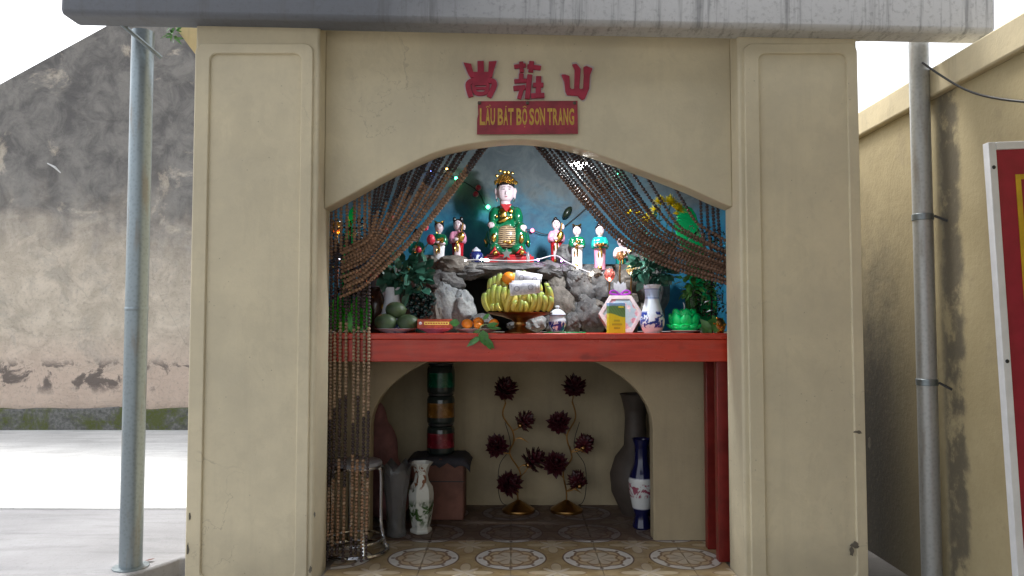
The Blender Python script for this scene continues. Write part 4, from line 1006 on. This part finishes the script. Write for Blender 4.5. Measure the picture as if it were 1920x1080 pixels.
for q in ((300, 660, 265, 355), (365, 660, 330, 300), (430, 660, 400, 315), (500, 640, 470, 330), (560, 640, 560, 360), (690, 640, 680, 420), (770, 650, 790, 430), (860, 640, 870, 420), (960, 650, 975, 400), (1080, 640, 1070, 330)): banana(*q, .44, .425)
for q in ((255, 665, 198, 415), (500, 670, 620, 355), (635, 670, 785, 345), (820, 670, 905, 440), (915, 670, 945, 400), (1005, 670, 1010, 450), (1060, 670, 1105, 468)): banana(*q, .40, .385)
for q in ((690, 668, 715, 515), (590, 668, 625, 520), (325, 668, 312, 568), (425, 668, 365, 562), (765, 668, 745, 535)): banana(*q, .375, .37, .72)
MB().ell((-.01, .03, .06), (.12, .06, .06), 16, 10).build('bunch_core', m_ban, bn)
og = MB().ell((0, 0, 0), (.037, .037, .035), 24, 16).build('orange', m_orange, None, loc=P(954, 517, .47) - Vector((0, 0, .014))); tag(og, 'large orange on top of the bananas beside banknotes', 'orange')
def notemat():
    m, n, b = newmat('banknote', .6)
    u = n.sep(n.co('Object')); x = n.M('ABSOLUTE', u[0]); z = n.M('ABSOLUTE', u[2])
    ins = n.M('MULTIPLY', n.M('SUBTRACT', 1, n.step(x, .066, .001)), n.M('SUBTRACT', 1, n.step(z, .029, .001)))
    nz = n.noise(n.co(), 60, 4); c = n.mix(ins, (.86, .85, .90), n.mix(n.step(nz, .5, .1), (.55, .54, .62), (.76, .75, .82)))
    r1 = n.M('SQRT', n.M('ADD', n.M('POWER', n.M('SUBTRACT', x, .036), 2), n.M('POWER', u[2], 2))); c = n.mix(n.M('MULTIPLY', ins, n.band(r1, .010, .015, .001)), c, (.33, .31, .38))
    n.put(c, b.inputs['Base Color']); return m
m_note = notemat()
for (px, py, Y, rz, lab) in ((982, 540, .338, .10, 'front banknote tucked between the bananas'), (986, 538, .343, .02, 'banknote fanned just behind the front one on the bananas'), (990, 523, .42, -.17, 'banknote standing upright beside the orange on the bananas')):
    c = P(px, py, Y); mb = MB(); nn = 8; vs_ = []
    for i in range(nn + 1):
        x = -.073 + .146 * i / nn
        for z in (-.034, .034): vs_.append((x, -.006 * math.cos(x * 18), z))
    mb.add(vs_, [(2 * i, 2 * i + 2, 2 * i + 3, 2 * i + 1) for i in range(nn)])
    o = mb.build('banknote', m_note, None, loc=c); o.rotation_euler = (.12, -rz, 0); tag(o, lab, 'banknote'); o.modifiers.new('thick', 'SOLIDIFY').thickness = .0004
    if Y > .4: o.scale = (.98, 1, 1.05)
# ------------------------------------------------------------------ tangerines with leaves
plate(897, .45, .125, .020, 'wide white plate holding the tangerines', m_wplate)
TG = [(876, 607, .40, .030, 'tangerine beside the round green leaf on the plate'), (897, 602, .44, .030, 'tangerine raised highest at the back of the plate'), (896, 610, .40, .022, 'small yellowish tangerine low between the others'), (926, 606, .36, .026, 'tangerine hanging at plate edge with long leaves')]
for px, py, Y, r, lab in TG:
    c = P(px, py, Y); c.z = max(c.z, TZ + r + (.012 if Y < .38 else .008))
    if 'highest' in lab: c.z = TZ + .058
    o = T('tangerine', lab, 'tangerine', c - Vector((0, 0, r))); MB().ell((0, 0, r), (r, r, r * .86), 20, 14).build('fruit', m_orange, o); MB().ell((0, -.002, r * 1.85), (.004, .004, .002), 6, 4).build('stalk', m_stem, o)
tw = T('tangerine_twig', 'leafy green twig drooping over the red table edge', 'twig', P(905, 610, .33))
tl = MB(); tl.tube(spline([(.05, .03, .0), (.01, .0, .004), (-.01, -.045, -.01), (-.02, -.052, -.05)], 5), .0025, 6); tl.build('stem', m_stem, tw)
for (px, py), (dx, dz), L_, W_ in (((900, 615), (-.5, -1), .10, .05), ((905, 618), (.15, -1), .085, .06), ((903, 630), (-1.1, -.75), .095, .034), ((908, 632), (.7, -.8), .080, .034), ((912, 612), (.9, .25), .065, .03), ((915, 615), (1, .0), .07, .02), ((862, 606), (-.5, .05), .055, .045), ((905, 600), (.6, .6), .05, .025), ((910, 640), (.6, -.8), .055, .026)):
    Y_ = .285 if py > 616 else .33
    p = P(px, py, Y_) - Vector(tw.location); mb = MB(); mb.leaf(p, (dx, -.04, dz), (0, -1, .25), L_, W_, .12); o = mb.build('leaf', m_leafb, tw)
# ------------------------------------------------------------------ avocados on plate
plate(742, .44, .118, .022, 'blue rimmed porcelain plate under three dark green avocados', m_bplate)
def avomat():
    m, n, b = newmat('avocado_skin', .5)
    v = n.co(); nz = n.noise(v, 70, 3, .6); a_ = n.noise(v, 12, 4); n.put(n.mix(n.step(a_, .5, .2), (.035, .06, .028), (.075, .115, .045)), b.inputs['Base Color']); n.put(n.bump(nz, .6, .004), b.inputs['Normal']); return m
m_avo = avomat()
for px, dz, Y, r, lab in ((723, .011, .41, (.060, .05, .046), 'dark green avocado lying beside the hanging bead strands'), (765, .011, .42, (.060, .05, .044), 'dark green avocado lying beside the red gold box'), (742, .078, .44, (.056, .048, .044), 'dark green avocado stacked on top of two others')):
    q = ont(px, Y); o = T('avocado', lab, 'avocado', (q[0], Y, TZ + dz)); MB().ell((0, 0, r[2]), r, 22, 14, Euler((0, .1, 0))).build('fruit', m_avo, o); MB().ell((r[0] * .98, 0, r[2] + .004), (.005, .006, .006), 8, 5).build('stalk', m_stem, o)
# ------------------------------------------------------------------ red gold box on pink plate
plate(816, .40, .092, .022, 'small pink plate under the red and gold packet', mat('pink_plate', (.62, .20, .32), .25, bump=0))
rbx = T('sweet_box', 'flat red and gold foil packet on a pink plate', 'box', (ont(816, .40)[0], .40, TZ + .024), rz=.03)
MB().bx(-.092, .092, -.035, .035, 0, .050).build('packet', mat('red_foil', (.42, .07, .03), .25, .35, var=.3), rbx, bevel=.003)
MB().bx(-.055, .075, -.0365, -.0345, .020, .036).build('gold_panel', m_gold, rbx); MB().ell((-.075, -.0355, .028), (.008, .002, .008), 10, 5).build('seal', m_ivory, rbx)
q = MB()
for k in range(9): q.box((-.045 + .0135 * k, -.0372, .028), (.009, .001, .007))
q.build('print', m_redl, rbx)
# ------------------------------------------------------------------ left vase, foliage, buds
L2 = ont(735, .50)
vase('vase', 'white porcelain vase behind the avocados holding dark green leaves', 'vase', L2, [(.044, 0), (.046, .006), (.066, .05), (.066, .08), (.052, .13), (.041, .18), (.038, .21), (.050, .245)], porcelain('white_vase', (.74, .78, .86), BLUE, .0, .09, 24, .52))
bq2 = T('leaf_bouquet', 'dark green leaves and red lotus buds in the white vase', 'flowers', (L2[0], L2[1], TZ + .2))
f2 = MB(); f2.clump(130, (.06, .0, .12), (.14, .08, .075), .07, .055, 15); f2.clump(40, (.10, .0, .06), (.10, .05, .06), .07, .05, 16); f2.build('foliage', m_leaf, bq2)
b2 = Vector((L2[0], L2[1], TZ + .2)); s2 = MB()
for px, py, r, tl in ((808, 449, .030, .5), (785, 468, .021, .9), (797, 425, .024, .4), (722, 432, .026, .5), (735, 408, .018, .4), (764, 412, .013, .2)):
    c = P(px, py, .5) - b2; mb = MB()
    for k in range(6): petal(mb, k * 1.047, 1.0, r * 1.7, r * .85, c - Vector((0, 0, r)), .45)
    mb.ell(c, (r * .75, r * .75, r * .95), 10, 8); o = mb.build('bud', m_bud, bq2, 60); o.modifiers.new('thick', 'SOLIDIFY').thickness = .001
    s2.tube(spline([(0, 0, -.05), (c.x * .5, c.y * .4, c.z * .5), c], 5), .003, 5)
s2.build('stem', m_stem, bq2)
# dark glass grapes
gp_ = T('glass_grapes', 'cluster of dark green glass grapes beside the white vase', 'ornament', ont(792, .56)); rg = random.Random(8)
MB().lathe([(.035, 0), (.040, .01), (.034, .05), (.02, .06)], 16).build('base', mat('teal_glass', (.0, .20, .17), .15, bump=0), gp_)
m_grape = mat('dark_glass', (.004, .018, .016), .08, bump=0, Coat_Weight=.5)
pts_ = []
for _ in range(900):
    p = Vector((rg.uniform(-.085, .065), rg.uniform(-.04, .03), rg.uniform(.075, .245)))
    if ((p.x + .01) / .08) ** 2 + ((p.z - .16) / .085) ** 2 > 1: continue
    if all((p - q).length > .026 for q in pts_): pts_.append(p)
gb = MB()
for p in pts_: gb.ell(p, (.0155, .0155, .0165), 12, 8)
gb.build('grape', m_grape, gp_)
MB().tube([(-.005, 0, .05), (-.01, 0, .16), (0, .01, .28)], .01, 8).build('stem', m_darkfoil, gp_)
# dark vase by the left jamb and tinsel
vase('vase', 'dark brown glazed vase behind the white vase and beads', 'vase', ont(703, .55), [(.03, 0), (.034, .01), (.052, .09), (.056, .15), (.045, .20), (.028, .235), (.034, .25)], mat('brown_glaze', (.05, .022, .016), .15, bump=0))
def tinsel(label, px, Y, base_h, rx, rz_, n_, seed, mats):
    q = ont(px, Y); o = T('tinsel_tree', label, 'ornament', q); r_ = random.Random(seed); mb = MB()
    for k in range(n_):
        a_ = r_.uniform(0, 6.28); rr = r_.random() ** .6; p = Vector((rr * rx * math.cos(a_), rr * .05 * math.sin(a_), base_h + rz_ * r_.uniform(-1, 1)))
        d = Vector((r_.gauss(0, 1), r_.gauss(0, 1), r_.gauss(0, 1))); mi = 0 if r_.random() < .62 else (1 if r_.random() < .6 else 2)
        mb.leaf(p, d, (r_.gauss(0, 1), r_.gauss(0, 1), .5), r_.uniform(.012, .04), r_.uniform(.006, .012), .2, mi)
    mb.build('tinsel', mats, o); MB().tube([(0, 0, 0), (0, 0, base_h + rz_ * .8)], .006, 6).build('stem', m_darkfoil, o)
tinsel('dark glittering tinsel bush behind the left hanging beads', 655, .50, .40, .13, .22, 900, 1, [m_darkfoil, m_silver, m_gold])
tinsel('silver and dark tinsel bush behind the right bead swag', 1335, .52, .33, .10, .24, 700, 2, [m_darkfoil, m_silver, m_leafb])
# green wrapped offering behind left strands
gw = T('wrapped_bundle', 'shiny green leaf wrapped bundle behind the left hanging strands', 'offering', ont(652, .42)); r_ = random.Random(5)
for k in range(12): 
    mb = MB(); mb.leaf((-.09 + .016 * k, r_.uniform(-.02, .03), 0), (r_.uniform(-.25, .25), 0, 1), (0, -1, 0), r_.uniform(.15, .22), .08, .15); mb.build('leaf', mat('shiny_green', (.05, .50, .03), .25, bump=0) if k == 0 else bpy.data.materials['shiny_green'], gw)
gw2 = T('wrapped_bundle', 'small green and gold wrapped bundle beside the right jamb', 'offering', ont(1336, .42))
for k in range(7):
    mb = MB(); mb.leaf((-.05 + .014 * k, r_.uniform(-.02, .02), 0), (r_.uniform(-.9, .5), -.1, .6), (0, -1, 0), r_.uniform(.06, .12), .05, .2); mb.build('leaf', m_leafb, gw2)
mb = MB(); r5 = random.Random(6)
for _ in range(60): mb.ell((.035 + r5.gauss(0, .014), -.02 + r5.gauss(0, .008), .035 + r5.gauss(0, .016)), r5.uniform(.004, .008), 6, 4)
mb.build('gold_foil', m_gold, gw2); MB().ell((.035, -.01, .04), (.032, .02, .042), 12, 8).build('gold_pouch', m_brass, gw2)
vase('vase', 'translucent green glass vase behind the lotus candle', 'vase', ont(1300, .56), [(.035, 0), (.038, .01), (.040, .12), (.045, .2), (.058, .235)], mat('green_glass', (.02, .10, .015), .08, bump=0, Transmission_Weight=.4))
yg = T('leaf_spray', 'yellow green leaf spray drooping from the green glass vase', 'leaves', (ont(1300, .56)[0], .55, TZ + .2)); mb = MB(); mb.clump(50, (.02, -.03, .03), (.09, .03, .04), .05, .018, 31); mb.clump(30, (-.03, -.03, .07), (.05, .03, .05), .05, .03, 32); mb.build('foliage', [m_leafb], yg)
# melon ornament
ml = T('melon_ornament', 'dark green melon shaped ornament hanging on the mural wall', 'ornament', P(1064, 398, 1.45)); MB().ell((0, 0, 0), (.024, .024, .046), 16, 12, Euler((0, .6, 0))).build('rind', mat('rind', (.02, .03, .018), .25, bump=0), ml)
# small jar and bottle on the ledge
sj = T('blue_jar', 'tiny dark blue jar with white swirls beside the seated statue', 'jar', (P(893, 480, 1.0).x, 1.0, SZ)); MB().lathe([(.024, 0), (.036, .012), (.043, .035), (.040, .055), (.026, .068)], 20).build('body', porcelain('swirl_porcelain', (.02, .03, .18), (.65, .72, .85), .008, .062, 26, .55), sj); MB().lathe([(.028, .0685), (.026, .078), (.012, .088), (.006, .094), (0, .098)], 16).build('lid', m_bplate, sj)
gbt = T('glass_bottle', 'tiny clear glass bottle on the plinth beside the statue', 'bottle', (P(990, 480, .95).x, .95, SZ)); MB().lathe([(.010, 0), (.011, .004), (.011, .04), (.006, .05), (.006, .062), (0, .063)], 12).build('glass', mat('clear_glass', (.75, .85, .9), .05, bump=0, Transmission_Weight=.7), gbt)
ssz = T('star_ornament', 'small grey metal star standing before the statue plinth', 'ornament', (P(950, 500, .93).x, .905, SZ)); mb = MB(); stp = []
for k in range(10): a_ = math.pi / 2 + k * math.pi / 5; rr = .034 if k % 2 == 0 else .016; stp.append((rr * math.cos(a_), .045 + rr * math.sin(a_)))
mb.prism(stp, -.004, .004); mb.build('star', mat('dull_tin', (.16, .18, .17), .4, .5), ssz, bevel=.001); MB().tube([(0, 0, -.03), (0, 0, .03)], .003, 6).build('pin', m_cable, ssz)
# ------------------------------------------------------------------ lamps and lights
def lotus_lamp(px, py, Y, r, label, m_petal, m_glow, base=None, lum=None, lcol=(1, .6, .4)):
    c = P(px, py, Y); o = T('lotus_lamp', label, 'lamp', c)
    for ring, (nn, el) in enumerate(((7, .85), (6, 1.15))):
        mb = MB()
        for k in range(nn): petal(mb, 2 * math.pi * (k + .5 * ring) / nn, el, r * 1.25, r * .55, (0, 0, -r * .5), .4)
        q = mb.build('petal_ring', m_petal, o, 180); q.modifiers.new('thick', 'SOLIDIFY').thickness = .0012
    MB().ell((0, 0, -.1 * r), (r * .33, r * .33, r * .4), 12, 8).build('bulb', m_glow, o)
    MB().tube([(0, 0, -r * .5), (0, .02, -r * .5 - .06), (0, .03, -(c.z - TZ) if base else -r - .1)], .005, 6).build('stem', m_brass, o)
    if lum:
        ld_ = bpy.data.lights.new('lamp_glow', 'POINT'); ld_.energy = lum; ld_.color = lcol; ld_.shadow_soft_size = .02
        lo = bpy.data.objects.new('lamp_glow', ld_); COL.objects.link(lo); lo.parent = o; lo.location = (0, -.0, r * .62)
m_pinkp = mat('pink_petal', (.75, .22, .18), .25, bump=0, Transmission_Weight=.3); m_goldp = mat('gold_petal', (.70, .50, .20), .25, .3, bump=0, Transmission_Weight=.2)
lotus_lamp(1143, 518, .62, .054, 'lit pink lotus lamp above the hexagonal gift box', m_pinkp, emis('pink_glow', (1, .55, .42), 5), True, .25)
lotus_lamp(1184, 508, .62, .050, 'lit gold lotus lamp beside the vase foliage', m_goldp, emis('gold_glow', (1, .85, .6), 5), True, .25, (1, .85, .6))
lotus_lamp(1163, 482, .70, .042, 'unlit bronze lotus lamp under the right bead swag', mat('bronze_petal', (.30, .14, .06), .3, .4, bump=0), m_brass, True)
lotus_lamp(632, 430, .60, .055, 'lit amber lotus lamp behind the left hanging beads', mat('amber_petal', (.75, .36, .03), .25, bump=0, Transmission_Weight=.3), emis('amber_glow', (1, .5, .06), 8), True, .25, (1, .6, .15))
lotus_lamp(688, 520, .60, .040, 'lit red lotus lamp behind the end of the left swag', mat('red_petal', (.65, .05, .05), .25, bump=0, Transmission_Weight=.3), emis('red_glow', (1, .3, .25), 7), True, .3, (1, .3, .2))
# LED string along the ledge
ls = T('light_string', 'clear cable string of tiny coloured lights along the rock ledge', 'light string', (0, 0, 0))
lp1 = [P(*q) for q in ((868, 488, .84), (905, 487, .83), (950, 489, .83), (1000, 488, .83), (1040, 479, .86), (1060, 490, .82), (1085, 502, .80), (1112, 513, .78), (1130, 512, .78))]
MB().tube(spline(lp1, 6), .0035, 6).build('cable', mat('clear_cable', (.55, .53, .56), .25, bump=0), ls)
LEDS = {'white': emis('led_white', (1, .95, .9), 14), 'violet': emis('led_violet', (.8, .25, 1), 12), 'green': emis('led_green', (.05, 1, .35), 6), 'red': emis('led_red', (1, .08, .15), 6), 'blue': emis('led_blue', (.15, .2, 1), 8), 'amber': emis('led_amber', (1, .6, .1), 8)}
for px, py, Y, c_, r in ((871, 489, .835, 'white', .008), (903, 487, .825, 'white', .006), (909, 487, .825, 'white', .007), (915, 488, .825, 'white', .006), (1009, 487, .825, 'violet', .007), (1053, 489, .82, 'violet', .006), (1083, 502, .795, 'white', .006), (1111, 513, .775, 'white', .008)):
    MB().ell(P(px, py, Y), r, 10, 7).build('bulb', LEDS[c_], ls)
ls2 = T('light_string', 'black wire string of coloured lights pinned across the mural wall', 'light string', (0, 0, 0))
lp2 = [P(*q) for q in ((780, 330, 1.47), (806, 321, 1.47), (855, 334, 1.47), (895, 358, 1.47), (914, 389, 1.47), (960, 420, 1.48), (998, 432, 1.47), (1040, 436, 1.48), (1110, 380, 1.48), (1160, 325, 1.48))]
MB().tube(spline(lp2, 6), .003, 6).build('cable', m_cable, ls2)
for px, py, c_, r in ((806, 321, 'blue', .008), (855, 334, 'green', .010), (915, 388, 'green', .013), (998, 432, 'red', .012), (1160, 326, 'green', .009), (838, 317, 'amber', .006), (1180, 470, 'amber', .008)):
    MB().ell(P(px, py, 1.455), r, 10, 7).build('bulb', LEDS[c_], ls2)
for px, py in ((897, 352), (892, 364)): MB().ell(P(px, py, 1.45), .020, 12, 8).build('cherry', m_bud, ls2)
for i, (px, py, c_) in enumerate(((700, 505, 'red'), (753, 520, 'amber'), (712, 560, 'amber'), (718, 575, 'amber'), (820, 435, 'amber'))):
    MB().ell(P(px, py, .53 if py > 500 else .9), .006, 8, 6).build('bulb', LEDS[c_], ls2)
# ceiling lamp behind the right swag
cl_ = P(1086, 306, .37)
lm = T('hanging_lamp', 'bright white lamp hanging behind the right bead swag', 'lamp', cl_)
MB().tube([(0, 0, .03), (0, 0, 2.5 - cl_.z)], .003, 6).build('cord', m_cable, lm); MB().lathe([(.012, .045), (.016, .02), (.018, .012)], 12).build('socket', m_white, lm)
MB().ell((0, 0, -.008), (.021, .021, .024), 14, 10).build('bulb', emis('lamp_white', (1, 1, 1), 60), lm)
MB().lathe([(.020, .022), (.050, -.004), (.052, -.003), (.022, .026)], 20).build('shade', m_white, lm)
ld_ = bpy.data.lights.new('lamp_light', 'SPOT'); ld_.energy = 15; ld_.spot_size = R(165); ld_.spot_blend = .5; ld_.color = (.92, .96, 1); ld_.shadow_soft_size = .03
lo = bpy.data.objects.new('lamp_light', ld_); COL.objects.link(lo); lo.parent = lm; lo.location = (0, .0, -.045); lo.rotation_euler = Vector((-.18, .62, -.62)).to_track_quat('-Z', 'Y').to_euler()
# ================================================================== under the table
NZ = .004
def onf(px, Y, z=None): p = P(px, 900, Y); return (p.x, Y, (NZ if Y > .7 else 0) if z is None else z)
# stool
so = T('round_stool', 'chrome framed round stool behind the hanging bead strands', 'stool', onf(668, .50))
MB().lathe([(.125, .452), (.135, .458), (.137, .470), (.132, .480), (.12, .484), (0, .485)], 32).build('seat', mat('grey_vinyl', (.28, .28, .30), .4), so)
MB().lathe([(.136, .448), (.139, .452), (.139, .462), (.136, .464)], 32).build('seat_rim', m_chrome, so)
MB().tube([(.168 * math.cos(k * math.pi / 16), .168 * math.sin(k * math.pi / 16), .013) for k in range(32)], .012, 8, closed=True).build('foot_ring', m_chrome, so)
MB().tube([(.145 * math.cos(k * math.pi / 16), .145 * math.sin(k * math.pi / 16), .07) for k in range(32)], .008, 8, closed=True).build('brace_ring', m_chrome, so)
for k in range(4):
    a_ = k * math.pi / 2 + .45; c_, s_ = math.cos(a_), math.sin(a_)
    MB().tube(spline([(.08 * c_, .08 * s_, .446), (.120 * c_, .120 * s_, .435), (.134 * c_, .134 * s_, .39), (.136 * c_, .136 * s_, .15), (.160 * c_, .160 * s_, .02)], 6), .010, 8).build('leg', m_chrome, so)
# glass vase
gv = T('glass_vase', 'tall flared cut glass vase between stool and painted vase', 'vase', onf(743, .80))
m_cut = mat('cut_glass', (.55, .56, .58), .12, bump=.4, bscale=30, bd=.01, Transmission_Weight=.85)
pr2 = []
m_ = MB(); ns = 24; prof = [(.058, 0), (.060, .01), (.052, .05), (.054, .16), (.066, .25), (.080, .33), (.086, .40)]
vs_ = []; fs_ = []
for i, (r0, z0) in enumerate(prof):
    for k in range(ns): a_ = 2 * math.pi * k / ns; rr = r0 * (1 + .035 * (k % 2)); vs_.append((rr * math.cos(a_), rr * math.sin(a_), z0 + (.025 * math.cos(k * math.pi / 2) if i == len(prof) - 1 else 0)))
for i in range(len(prof) - 1):
    for k in range(ns): a_ = i * ns + k; b_ = i * ns + (k + 1) % ns; fs_.append((a_, b_, b_ + ns, a_ + ns))
fs_.append(tuple(range(ns - 1, -1, -1))); m_.add(vs_, fs_); o = m_.build('glass', m_cut, gv, 25); o.modifiers.new('thick', 'SOLIDIFY').thickness = .004
# painted hexagonal vase
def painted():
    m, n, b = newmat('painted_porcelain', .15)
    v = n.co(); xyz = n.sep(v); a_ = n.noise(v, 17, 5, .6, .8); k = n.noise(n.map(v, (1, 1, 1), (4, 2, 7)), 20, 4, .6, .5)
    c = n.mix(n.M('MULTIPLY', n.step(a_, .5, .05), n.band(xyz[2], .05, .18, .03)), (.66, .68, .64), (.05, .11, .03))
    c = n.mix(n.M('MULTIPLY', n.step(k, .60, .03), n.band(xyz[2], .17, .26, .02)), c, (.04, .06, .03)); c = n.mix(n.M('MULTIPLY', n.step(a_, .56, .03), n.band(xyz[2], .26, .39, .02)), c, (.22, .08, .03))
    n.put(c, b.inputs['Base Color']); return m
hv = T('hexagonal_vase', 'hexagonal white vase painted with green landscape', 'vase', onf(790, .86))
MB().lathe([(.058, 0), (.064, .006), (.064, .022), (.052, .032), (.060, .07), (.072, .15), (.074, .22), (.068, .26), (.044, .295), (.038, .33), (.048, .375), (.072, .402), (.066, .404), (.036, .36), (0, .35)], 6, ph=.25).build('body', painted(), hv, 30, .004)
# brick red chest with cloth, jars
bxo = T('storage_box', 'dusty brick red box draped with a dark cloth in the niche', 'box', onf(822, 1.24))
MB().bx(-.16, .17, -.13, .14, 0, .375).build('box', mat('dusty_brick', (.17, .075, .055), .8, var=.35, scale=6), bxo, bevel=.012); MB().bx(-.161, .171, -.1312, -.129, .235, .241).build('seam', m_cable, bxo)
mb = MB(); vs_ = []; nx_, ny_ = 18, 12; rz_ = random.Random(2)
for i in range(nx_ + 1):
    for j in range(ny_ + 1):
        x = -.22 + .43 * i / nx_; y = -.165 + .31 * j / ny_; over = max(0, -.13 - y) + max(0, x - .17) + max(0, -.16 - x)
        vs_.append((x, y if y > -.14 else -.14 - .2 * (-.14 - y), .381 + .008 * noise.noise(Vector((x * 18, y * 18, 0))) - over * 1.2 * (1 + .8 * noise.noise(Vector((x * 22, 1, 0))))))
mb.add(vs_, [(i * (ny_ + 1) + j, (i + 1) * (ny_ + 1) + j, (i + 1) * (ny_ + 1) + j + 1, i * (ny_ + 1) + j + 1) for i in range(nx_) for j in range(ny_)])
o = mb.build('cloth', mat('dark_cloth', (.035, .035, .045), .85), bxo, 180); o.modifiers.new('thick', 'SOLIDIFY').thickness = .004
jb = onf(826, 1.24)
for k, (c_, lab) in enumerate((((.16, .01, .02), 'dark glass jar with red contents at the bottom of the jar stack'), ((.16, .07, .012), 'dark glass jar with amber contents in the middle of the jar stack'), ((.0, .07, .035), 'dark glass jar with green contents topping the jar stack'))):
    j_ = T('jar', lab, 'jar', (jb[0], 1.24, NZ + .391 + k * .189), 'stacked jars in the niche')
    MB().lathe([(.080, 0), (.086, .006), (.088, .02), (.088, .15), (.082, .168), (.07, .176), (0, .176)], 28).build('glass', mat('smoky_glass_%d' % k, (.022, .03, .028), .12, bump=0), j_)
    MB().lathe([(.060, .035), (.0885, .04), (.0887, .05), (.0887, .125), (.0885, .13), (.06, .135)], 28).build('label_band', mat('jar_band_%d' % k, c_, .25, var=.5, scale=14, bump=0), j_)
    MB().lathe([(.074, .1765), (.080, .178), (.080, .1885), (0, .1888)], 24).build('lid', m_cable, j_)
# reddish sack
sk = T('cloth_sack', 'slumped dull red cloth sack behind the stool in the niche', 'sack', onf(720, 1.16)); mb = MB(); mb.ell((0, 0, .2), (.15, .13, .2)); mb.ell((-.03, 0, .42), (.12, .11, .2)); mb.ell((-.05, 0, .6), (.07, .07, .13)); mb.ell((.04, -.05, .12), (.13, .1, .12)); mb.blob('sack', mat('dull_red_cloth', (.20, .09, .085), .9, var=.35, scale=7, bump=.6, bscale=16, bd=.02), sk, .015, 8)
# lotus candelabra
def candelabrum(px, u0, stem, flowers, label):
    o = T('lotus_candelabrum', label, 'lamp', onf(px, 1.34), 'lotus lamps in the niche'); K = .00087
    C = lambda u, v, y=0: Vector(((u - u0) * K, y, (1035 - v) * K))
    MB().lathe([(.104, 0), (.106, .006), (.104, .016), (.085, .030), (.05, .050), (.02, .068), (.012, .074)], 30).build('base', m_brass, o)
    MB().tube(spline([C(u, v) for u, v in stem], 6), .0055, 8).build('stem', m_brass, o)
    r_ = random.Random(px)
    for i, (u, v, tx) in enumerate(flowers):
        mb = MB()
        for ring, (nn, el, l_) in enumerate(((11, -.25, .076), (12, .15, .086), (11, .5, .088), (9, .85, .082), (7, 1.2, .070))):
            for k in range(nn): petal(mb, 2 * math.pi * (k + .5 * ring) / nn + r_.uniform(-.12, .12), el, l_ * r_.uniform(.85, 1.15), .020, (0, 0, .01 * ring), .22, None, 3)
        f = mb.build('flower', m_wine, o, 60); f.location = C(u, v, -.03); f.rotation_euler = (r_.uniform(.45, .95), tx * r_.uniform(.8, 1.2), r_.uniform(0, 3)); f.scale = [r_.uniform(.86, 1.12)] * 3; f.modifiers.new('thick', 'SOLIDIFY').thickness = .0015
        MB().ell((0, 0, -.014), (.020, .020, .018), 10, 7).build('calyx', m_brass, f)
        # stalk to the nearest point of the stem a little lower
        q = min((C(a_, b_) for a_, b_ in stem), key=lambda w_: (w_ - C(u, v + 70)).length); e_ = C(u, v, -.02)
        MB().tube(spline([q, (q + e_) / 2 + Vector((0, 0, -.012)), e_], 5), .0038, 6).build('flower_stalk', m_brass, o)
    for i in range(1, len(stem) - 2, 2):
        u, v = stem[i]; d = 1 if (stem[i - 1][0] + stem[i + 1][0]) / 2 < u else -1; a_ = C(u, v)
        MB().tube(spline([a_, a_ + Vector((d * .03, -.004, .022)), a_ + Vector((d * .065, -.006, .012)), a_ + Vector((d * .10, -.006, -.012))], 5), [.003] * 5 + [.006] * 6 + [.004, .003, .002, .001, .001], 6).build('leaf', m_brass, o)
    s_ = -1 if u0 < 500 else 1
    MB().tube(spline([C(u0 + s_ * 40, 1005, .03), C(u0 + s_ * 120, 985, .04), C(u0 + s_ * 150, 880, .04), C(u0 + s_ * 140, 700, .03), C(u0 + s_ * 60, 560, .02), C(u0 + s_ * 100, 380, .01)], 6), .0025, 5).build('power_cord', m_cable, o)
candelabrum(972, 290, [(290, 972), (285, 900), (305, 780), (290, 720), (225, 610), (255, 520), (245, 440), (175, 330), (195, 235)], [(180, 160, .05), (312, 390, .7), (135, 565, -.6), (375, 678, .6), (200, 840, -.6)], 'brass lamp of wine red lotus flowers standing nearer the stacked jars')
candelabrum(1062, 650, [(650, 972), (650, 890), (630, 790), (632, 728), (686, 655), (685, 600), (655, 480), (720, 345), (695, 225)], [(705, 145, -.05), (595, 390, -.6), (775, 555, .6), (560, 692, -.6), (740, 832, .6)], 'brass lamp of wine red lotus flowers standing nearer the blue necked vase')
# vase and pot on the right
vr = onf(1203, .95)
vase('floor_vase', 'dark blue and white floor vase painted with a pink rose', 'vase', vr, [(.050, 0), (.055, .01), (.046, .05), (.040, .075), (.058, .13), (.075, .22), (.078, .28), (.066, .33), (.045, .38), (.040, .44), (.044, .49), (.058, .525)],
     porcelain('rose_porcelain', (.60, .62, .62), (.28, .07, .11), .20, .28, 16, .54, [(-.01, .118, (.008, .009, .05)), (.300, .6, (.008, .009, .05)), (.118, .122, (.3, .3, .4)), (.296, .30, (.3, .3, .4))]))
vase('clay_pot', 'big dark brown clay pot with tall neck in the niche corner', 'pot', onf(1192, 1.28), [(.09, 0), (.10, .02), (.155, .14), (.165, .25), (.13, .36), (.075, .43), (.066, .60), (.075, .72), (.10, .76)], mat('brown_clay', (.07, .055, .045), .6, bump=.2))
